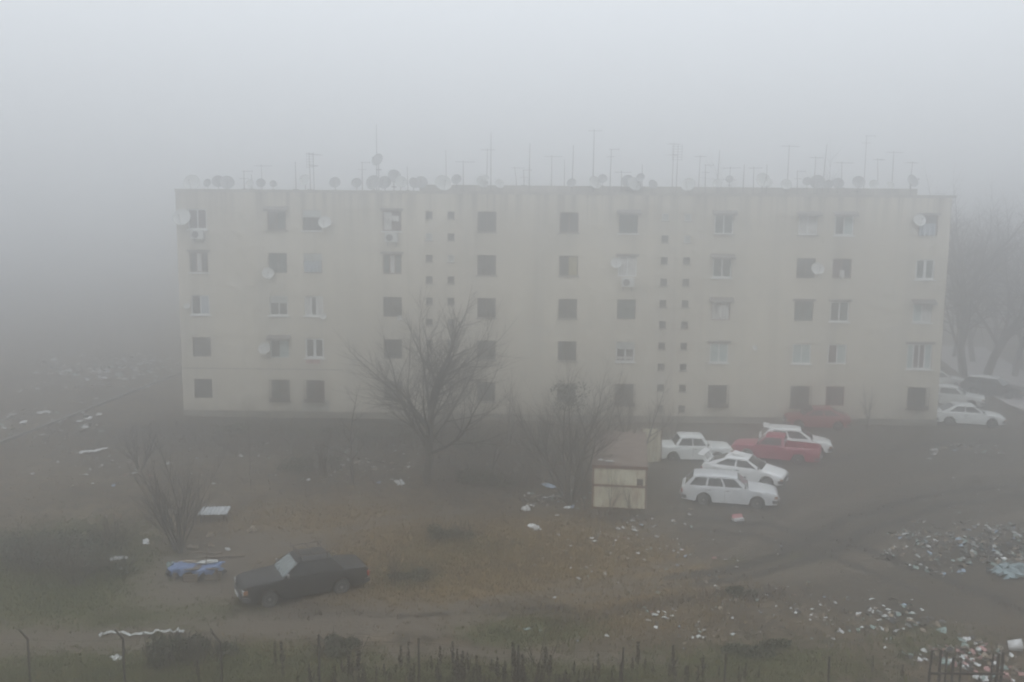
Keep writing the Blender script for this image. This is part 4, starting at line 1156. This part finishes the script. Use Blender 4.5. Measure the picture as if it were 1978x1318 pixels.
o = crumple('folded_sheet', M['litter_b'], .8, .25, .1, 8, 6); o.location = ca + Vector((-.45, .22, .50)); o.rotation_euler = (0, 0, .1); tag(o, 'brownish folded sheet on the left of the blue tarpaulin', 'sheet')
for px, py, m_, w_, h_, lab in ((352, 1098, 'darkcloth', .5, .3, 'dark rag heap behind the left half of the blue tarpaulin'), (425, 1108, 'darkcloth', .45, .2, 'dark rag beside the right end of the blue tarpaulin'), (372, 1062, 'litter_b', .5, .2, 'brownish rag behind the planks and tarpaulin'), (330, 1098, 'litter_g', .35, .25, 'grey green sack left behind the blue tarpaulin'), (440, 1062, 'litter', .3, .12, 'small pale rag right of the longer plank')):
    o = crumple('rag', M[m_], w_, w_ * .7, h_, 7, px); lay(o, px, py, lab, 'rag')
def crate(px, py, w, d, h, m, lab, rz=.1):
    p = GT(px, py); root = empty('wooden_crate', p, rz)
    mb = MB()
    for k in range(3):
        z0 = h * k / 3 + .01
        for s in (-1, 1):
            mb.box(-w / 2, w / 2, s * d / 2 - .01, s * d / 2 + .01, z0, z0 + h / 3 - .025)
            mb.box(s * w / 2 - .012, s * w / 2 + .012, -d / 2 + .011, d / 2 - .011, z0, z0 + h / 3 - .025)
    mb.build('slats', m, root); MB().box(-w / 2 + .013, w / 2 - .013, -d / 2 + .011, d / 2 - .011, .0, h - .06).build('contents', M['litter_b'], root)
    tag(root, lab, 'crate')
crate(370, 1124, .5, .35, .3, M['wood'], 'small wooden crate under the front of the blue tarpaulin')
crate(412, 1116, .55, .4, .28, M['litter_b'], 'pale brown crate at the right end of the blue tarpaulin', .2)
mb = MB(); mb.box(-.9, .9, -.06, .06, 0, .05); o = mb.build('plank', M['wood']); lay(o, 428, 1075, 'long dark plank lying behind the blue tarpaulin', 'plank', .12, .03)
mb = MB(); mb.box(-.7, .7, -.05, .05, 0, .04); o = mb.build('plank', M['wood']); lay(o, 395, 1070, 'short plank lying behind the tarpaulin left of the longer plank', 'plank', -.1, .02)
o = MB().tube([(0, 0, -.05), (.03, 0, .6), (.08, .02, 1.25)], [.02, .017, .012], 5).build('stick', M['wood']); lay(o, 398, 1118, 'thin upright stick leaning by the blue tarpaulin', 'stick', 0)
# pale metal sheet on trestle
pt = GT(414, 1005); tb = empty('metal_table', pt, .05)
mb = MB(); n_ = 16; vs = []; fs = []
for i in range(n_ + 1):
    for y in (-.35, .38): vs.append((-.62 + 1.24 * i / n_, y + .05 * (i / n_), .35 + (.025 if i % 2 else 0) + (.13 if y > 0 else 0)))
for i in range(n_): fs.append((2 * i, 2 * i + 2, 2 * i + 3, 2 * i + 1))
b0 = len(vs); vs += [(x, y, z - .012) for x, y, z in vs]; fs += [tuple(b0 + q for q in reversed(f)) for f in fs]
mb.add(vs, fs); mb.build('sheet', M['palemetal'], tb)
for x in (-.5, .5): MB().box(x - .03, x + .03, -.3, -.24, -.05, .33).build('leg', M['rusty'], tb); MB().box(x - .03, x + .03, .26, .32, -.05, .44).build('leg', M['rusty'], tb)
tag(tb, 'pale corrugated metal sheet propped up behind the leafless shrub', 'metal sheet')
o = crumple('plastic_bag', M['litter_w'], .28, .7, .12, 6, 12); lay(o, 282, 1054, 'white folded plastic piece upright by the bramble edge', 'plastic', .4)
o = crumple('plastic_bag', M['litter'], .75, .35, .16, 7, 13); lay(o, 229, 1084, 'pale plastic sack half buried in the brambles', 'plastic', .1)
o = crumple('cloth_bundle', M['litter_b'], .45, .35, .25, 6, 14); lay(o, 405, 1036, 'pale bundle below the propped metal sheet', 'bundle')
o = crumple('cloth_bundle', M['litter_b'], .5, .4, .3, 6, 15); lay(o, 486, 1030, 'tan lump on the bare ground behind the black car', 'bundle')
o = crumple('cardboard_box', M['litter_b'], .25, .22, .25, 5, 16); lay(o, 409, 1058, 'small pale box just behind the planks', 'box')
# long white strips
def ribbon(name, pts, w, m, lab, cat):
    P = [GT(*p) for p in pts]; o0 = P[0].copy(); mb = MB(); vs = []; fs = []
    PP = []
    for i in range(len(P) - 1):
        for k in range(4): PP.append(P[i].lerp(P[i + 1], k / 4))
    PP.append(P[-1])
    for i, p in enumerate(PP):
        d = PP[min(i + 1, len(PP) - 1)] - PP[max(i - 1, 0)]; q = Vector((-d.y, d.x, 0)).normalized() * w * U(.55, 1.2) / 2
        z = Vector((0, 0, .05 + U(0, .09)))
        for v in (p - q + z, p - q * .1 + z + Vector((0, 0, U(.02, .07))), p + q + z): vs.append(v - o0)
    n_ = len(PP)
    for i in range(n_ - 1):
        for j in (0, 1): a = 3 * i + j; fs.append((a, a + 1, a + 4, a + 3))
    b = len(vs); vs += [v - Vector((0, 0, .008)) for v in vs]; fs += [tuple(b + q for q in reversed(f)) for f in fs]
    mb.add(vs, fs); o = mb.build(name, m, sm=60); o.location = o0; tag(o, lab, cat)
ribbon('plastic_strip', [(192, 1229), (198, 1223), (232, 1222), (252, 1229), (290, 1226), (310, 1222), (330, 1226), (345, 1223), (358, 1230)], .10, M['litter'], 'long wavy pale plastic strip lying behind the fence', 'plastic strip')
ribbon('plastic_strip', [(152, 880), (165, 876), (180, 875), (195, 870), (207, 868)], .42, M['litter_w'], 'bright white plastic strip on the ground left of the block', 'plastic strip')
o = crumple('plastic_bag', M['litter'], .5, .3, .12, 7, 17); lay(o, 225, 1266, 'pale plastic scrap in grass below the long wavy strip', 'plastic')
o = crumple('plastic_sheet', M['ltblue'], 1.9, 1.15, .4, 11, 21); lay(o, 1958, 1112, 'pale blue plastic sheet at the right edge of the rubbish heap', 'plastic sheet', .3)
o = crumple('plastic_bag', M['litter_w'], .45, .4, .3, 7, 22); lay(o, 1016, 990, 'round white plastic bag left of the container', 'plastic bag')
o = crumple('plastic_bag', M['litter_w'], .95, .4, .2, 8, 23); lay(o, 1032, 1022, 'torn white bag spread flat on the grass in front of tree', 'plastic bag')
o = crumple('plastic_bag', M['litter'], 1.0, .5, .2, 8, 24); lay(o, 772, 934, 'pale bag heap at the left foot of the big tree', 'plastic bag')
o = crumple('plastic_sheet', M['litter_l'], 1.0, .5, .15, 8, 25); lay(o, 1060, 937, 'bluish plastic sheet on the ground left of the container', 'plastic sheet')
# red and white carton
rb = GT(1425, 1004); cb = empty('cardboard_box', rb, .3)
MB().box(-.24, .24, -.15, .15, 0, .11).build('tray', M['litter_w'], cb)
MB().hexa([(-.25, -.02, .115), (.25, -.02, .115), (.25, .155, .115), (-.25, .155, .115)], [(-.25, .08, .27), (.25, .08, .27), (.25, .10, .27), (-.25, .10, .27)]).build('lid', M['cloth_red'], cb)
tag(cb, 'opened red and white carton in front of the silver estate car', 'box')
# white bucket
bk = GT(1947, 1256); bu = empty('bucket', bk); bu.rotation_euler = (rad(78), 0, rad(70))
MB().lathe([(.15, 0), (.19, .38), (.2, .38), (.2, .40), (.18, .40), (.14, .02)], 20, 'z').build('shell', M['litter_w'], bu, sm=40)
mb = MB(); mb.tube([(.2 * math.cos(t * .314), .02 * math.sin(t * .3), .39 + .16 * math.sin(t * .314)) for t in range(11)], .006, 5); mb.build('handle', M['alu'], bu)
bu.location = bk + Vector((0, 0, .2)); tag(bu, 'white plastic bucket tipped over by the bottom right rubbish', 'bucket')

# loose litter, piece by piece
LM = [crumple('litter_piece', M[m], w, d, h, 5, 40 + i) for i, (m, w, d, h) in enumerate([('litter_w', .34, .2, .1), ('litter', .3, .24, .09), ('litter_b', .34, .22, .1), ('litter_l', .28, .2, .08), ('litter_p', .3, .22, .1), ('litter_g', .36, .2, .09), ('litter_w', .2, .17, .1), ('litter', .42, .15, .06)])]
usedL = set()
LCL = [
 (1040, 975, 70, 22, 14, .9, 'scattered pale litter scrap in the grass left of the container'), (1100, 960, 30, 16, 16, .9, 'litter scrap heaped by the left foot of the container'),
 (1240, 1045, 80, 38, 34, .7, 'pale litter scrap on the grass below the container'), (1270, 1186, 40, 10, 14, .55, 'small white litter scrap in the reddish weeds low in the middle'),
 (1360, 1230, 40, 14, 10, .5, 'tiny litter scrap in the low middle right grass'), (1580, 1185, 130, 36, 34, .45, 'litter scrap strewn across the right field'),
 (1715, 1190, 45, 26, 26, .55, 'pale litter scrap in the small pile right of the field'), (230, 722, 70, 16, 36, 1.5, 'faint litter scrap on the road left of the block'),
 (80, 830, 60, 14, 12, 1.1, 'faint litter scrap beyond the kerb at the left edge'), (240, 905, 150, 40, 34, .8, 'dull litter scrap on the ground left of the block foot'),
 (690, 905, 110, 26, 26, .8, 'dull litter scrap under the big bare tree'), (1130, 1090, 110, 40, 20, .5, 'white litter fleck in the dry grass'),
 (1020, 1215, 40, 5, 4, .5, 'white litter fleck on the green patch low in the middle'), (1850, 870, 60, 10, 12, 1.1, 'grey litter piece on the mud before the white saloon'),
 (1300, 1010, 40, 12, 8, .8, 'litter scrap right below the container'), (1420, 1075, 120, 30, 12, .5, 'small litter fleck on the muddy yard'), (1880, 990, 60, 30, 8, .6, 'litter fleck on the mud at the right')]
for cx, cy, sx, sy, n_, sc, lab in LCL:
    for i in range(n_):
        px, py = rng.gauss(cx, sx * .7), rng.gauss(cy, sy * .7)
        j = rng.choices(range(8), [5, 5, 4, 2, 1, 3, 6, 3])[0]
        if j not in usedL: o = LM[j]; usedL.add(j)
        else: o = LM[j].copy(); COL.objects.link(o)
        s = sc * (.5 + .75 * rng.random() ** 2); o.scale = (s * U(.6, 1.5), s * U(.6, 1.3), s)  # = (s, s, s)
        lay(o, px, py, lab, 'litter', dz=.03, group=lab)
        for z_ in ('label',): pass
for j, o in enumerate(LM):
    if j not in usedL: lay(o, 1500 + 20 * j, 1200, 'litter scrap strewn across the right field', 'litter', dz=.03, group='litter scrap strewn across the right field')

# rubbish heaps nobody could count
def heap(px, py, rx, ry, n_, hh, lab, ms, ssz=.3):
    c_ = GT(px, py); mb = MB(); k = len(ms)
    for i in range(n_):
        a = U(0, 6.3); r = math.sqrt(rng.random()); x, y = math.cos(a) * r * rx, math.sin(a) * r * ry
        r *= 1 + .35 * math.sin(a * 3 + px) + .2 * math.sin(a * 7 + py); x, y = math.cos(a) * r * rx, math.sin(a) * r * ry; z = hh * max(0, 1 - r) * U(.3, 1) + .03 + terr(c_.x + x, c_.y + y) - c_.z; s = ssz * (.3 + .9 * rng.random() ** 2)
        th = U(0, 3.14); tl = U(-.6, .6); Mx = Matrix.Translation((x, y, z)) @ Matrix.Rotation(th, 4, 'Z') @ Matrix.Rotation(tl, 4, 'X') @ Matrix.Rotation(U(-.5, .5), 4, 'Y')
        q = [Mx @ Vector((u * s * U(.5, 1), v * s * U(.3, .8), U(-.1, .1) * s)) for u, v in ((-1, -1), (0, -1), (1, -1), (-1, 0), (0, 0), (1, 0), (-1, 1), (0, 1), (1, 1))]
        q2 = [v - Vector((0, 0, .02)) for v in q]
        F4 = [(0, 1, 4, 3), (1, 2, 5, 4), (3, 4, 7, 6), (4, 5, 8, 7)]
        mb.add(q + q2, F4 + [tuple(9 + t for t in reversed(f)) for f in F4], rng.randrange(k))
    o = mb.build('rubbish_heap', [M[m] for m in ms]); o.location = c_; tag(o, lab, 'rubbish heap', kind='stuff')
H1 = ['litter', 'litter_w', 'litter_g', 'litter_b', 'litter_g', 'darkcloth', 'wood', 'litter_l', 'darkcloth', 'litter_b', 'roofing', 'wood', 'darkcloth', 'mudclod', 'mudclod', 'mudclod', 'mudclod', 'litter_b', 'mudclod', 'litter_g']
heap(1850, 1065, 3.0, 2.6, 900, .3, 'wide heap of pale rubbish at the right edge of the yard', H1, .125)
heap(1945, 1050, 2.4, 2.2, 600, .3, 'rubbish heap running out of the right picture edge', H1, .13)
heap(1878, 1275, 1.35, 1.3, 330, .4, 'heap of pink and pale rubbish behind the gate frame', ['litter_p', 'litter', 'wood', 'litter_b', 'litter_w', 'darkcloth', 'litter_g', 'wood'], .14)
heap(1725, 1195, 1.6, 1.4, 110, .12, 'thin spread of rubbish low in the right field', H1 + ['darkcloth'], .16)
heap(1075, 965, 1.9, 1.3, 130, .15, 'rubbish spread at the foot of the multi stemmed tree', H1, .18)
H3 = ['litter', 'litter_w', 'litter_g', 'litter', 'mudclod', 'kerb', 'litter_b']
heap(245, 712, 8.0, 9.0, 420, .12, 'broad strip of rubble and litter on the road left of the block', H3, .3)
heap(60, 815, 5.0, 5.0, 160, .1, 'faint rubble beyond the kerb at the left picture edge', H3, .26)
heap(640, 890, 5.5, 4.5, 150, .06, 'sparse trodden litter between the pruned tree and the block', H1 + H3, .16)
heap(1180, 1060, 6.0, 4.0, 170, .04, 'fine trodden litter in the dry grass below the container', H1 + H3, .09)
heap(1480, 1190, 6.5, 3.2, 170, .04, 'fine trodden litter over the lower right field', H1 + H3, .09)
heap(1870, 868, 1.6, 1.1, 60, .15, 'grey rubble patch on the mud before the white saloon', ['trim', 'kerb', 'wood', 'litter_g'], .25)

# ------------------------------------------------------------------ air, sky, light
SKY_LOW, SKY_HIGH = 0.46, 2.2
mb = MB(); mb.box(-345, 345, -25, 345, -1.2, 22.5)
hz_ = mb.build('haze', None if 0 else bpy.data.materials.new('fog')); tag(hz_, kind='stuff')
fm = hz_.data.materials[0]; fm.use_nodes = True; N = fm.node_tree.nodes
N.remove(N['Principled BSDF'])
vp = N.new('ShaderNodeVolumePrincipled'); vp.inputs['Color'].default_value = (.975, .98, .985, 1); vp.inputs['Density'].default_value = .0215; vp.inputs['Anisotropy'].default_value = .90
fm.node_tree.links.new(vp.outputs[0], N['Material Output'].inputs['Volume'])

wd = bpy.data.worlds.new('World'); S.world = wd; wd.use_nodes = True; N = wd.node_tree.nodes; L = wd.node_tree.links
sk = N.new('ShaderNodeTexSky'); sk.sky_type = 'NISHITA'; sk.sun_disc = False; sk.sun_elevation = rad(38); sk.sun_rotation = rad(200)
sk.air_density = 1.0; sk.dust_density = 1.0; sk.ozone_density = 1.0; sk.altitude = 0
hs = N.new('ShaderNodeHueSaturation'); hs.inputs['Saturation'].default_value = .35
mx = N.new('ShaderNodeMix'); mx.data_type = 'RGBA'; mx.inputs[0].default_value = .9
# overcast cloud cover: brighter overhead than at the horizon
tcw = N.new('ShaderNodeTexCoord'); sx = N.new('ShaderNodeSeparateXYZ'); L.new(tcw.outputs['Generated'], sx.inputs[0])
mr = N.new('ShaderNodeMapRange'); mr.inputs[1].default_value = 0; mr.inputs[2].default_value = 1; mr.inputs[3].default_value = SKY_LOW; mr.inputs[4].default_value = SKY_HIGH
L.new(sx.outputs['Z'], mr.inputs[0])
vm = N.new('ShaderNodeVectorMath'); vm.operation = 'SCALE'; vm.inputs[0].default_value = (6.5, 6.83, 7.2); L.new(mr.outputs[0], vm.inputs['Scale']); L.new(vm.outputs[0], mx.inputs[7])
L.new(sk.outputs[0], hs.inputs['Color']); L.new(hs.outputs[0], mx.inputs[6]); L.new(mx.outputs[2], N['Background'].inputs['Color'])
N['Background'].inputs['Strength'].default_value = .1
sd_ = bpy.data.lights.new('sun', 'SUN'); sd_.energy = .5; sd_.angle = rad(30); sd_.color = (1, .97, .93)
so = bpy.data.objects.new('sun', sd_); COL.objects.link(so); so.rotation_euler = (rad(52), 0, rad(-20)); so.location = (0, -20, 60)

S.view_settings.view_transform = 'Standard'; S.view_settings.look = 'None'; S.view_settings.exposure = 0.53; S.view_settings.gamma = 1
S.render.engine = 'CYCLES'
cy = S.cycles
cy.max_bounces = 8; cy.diffuse_bounces = 3; cy.glossy_bounces = 2; cy.transmission_bounces = 2; cy.volume_bounces = 4
cy.use_denoising = True
try: cy.denoiser = 'OPENIMAGEDENOISE'
except Exception: pass
cy.filter_width = 2.0
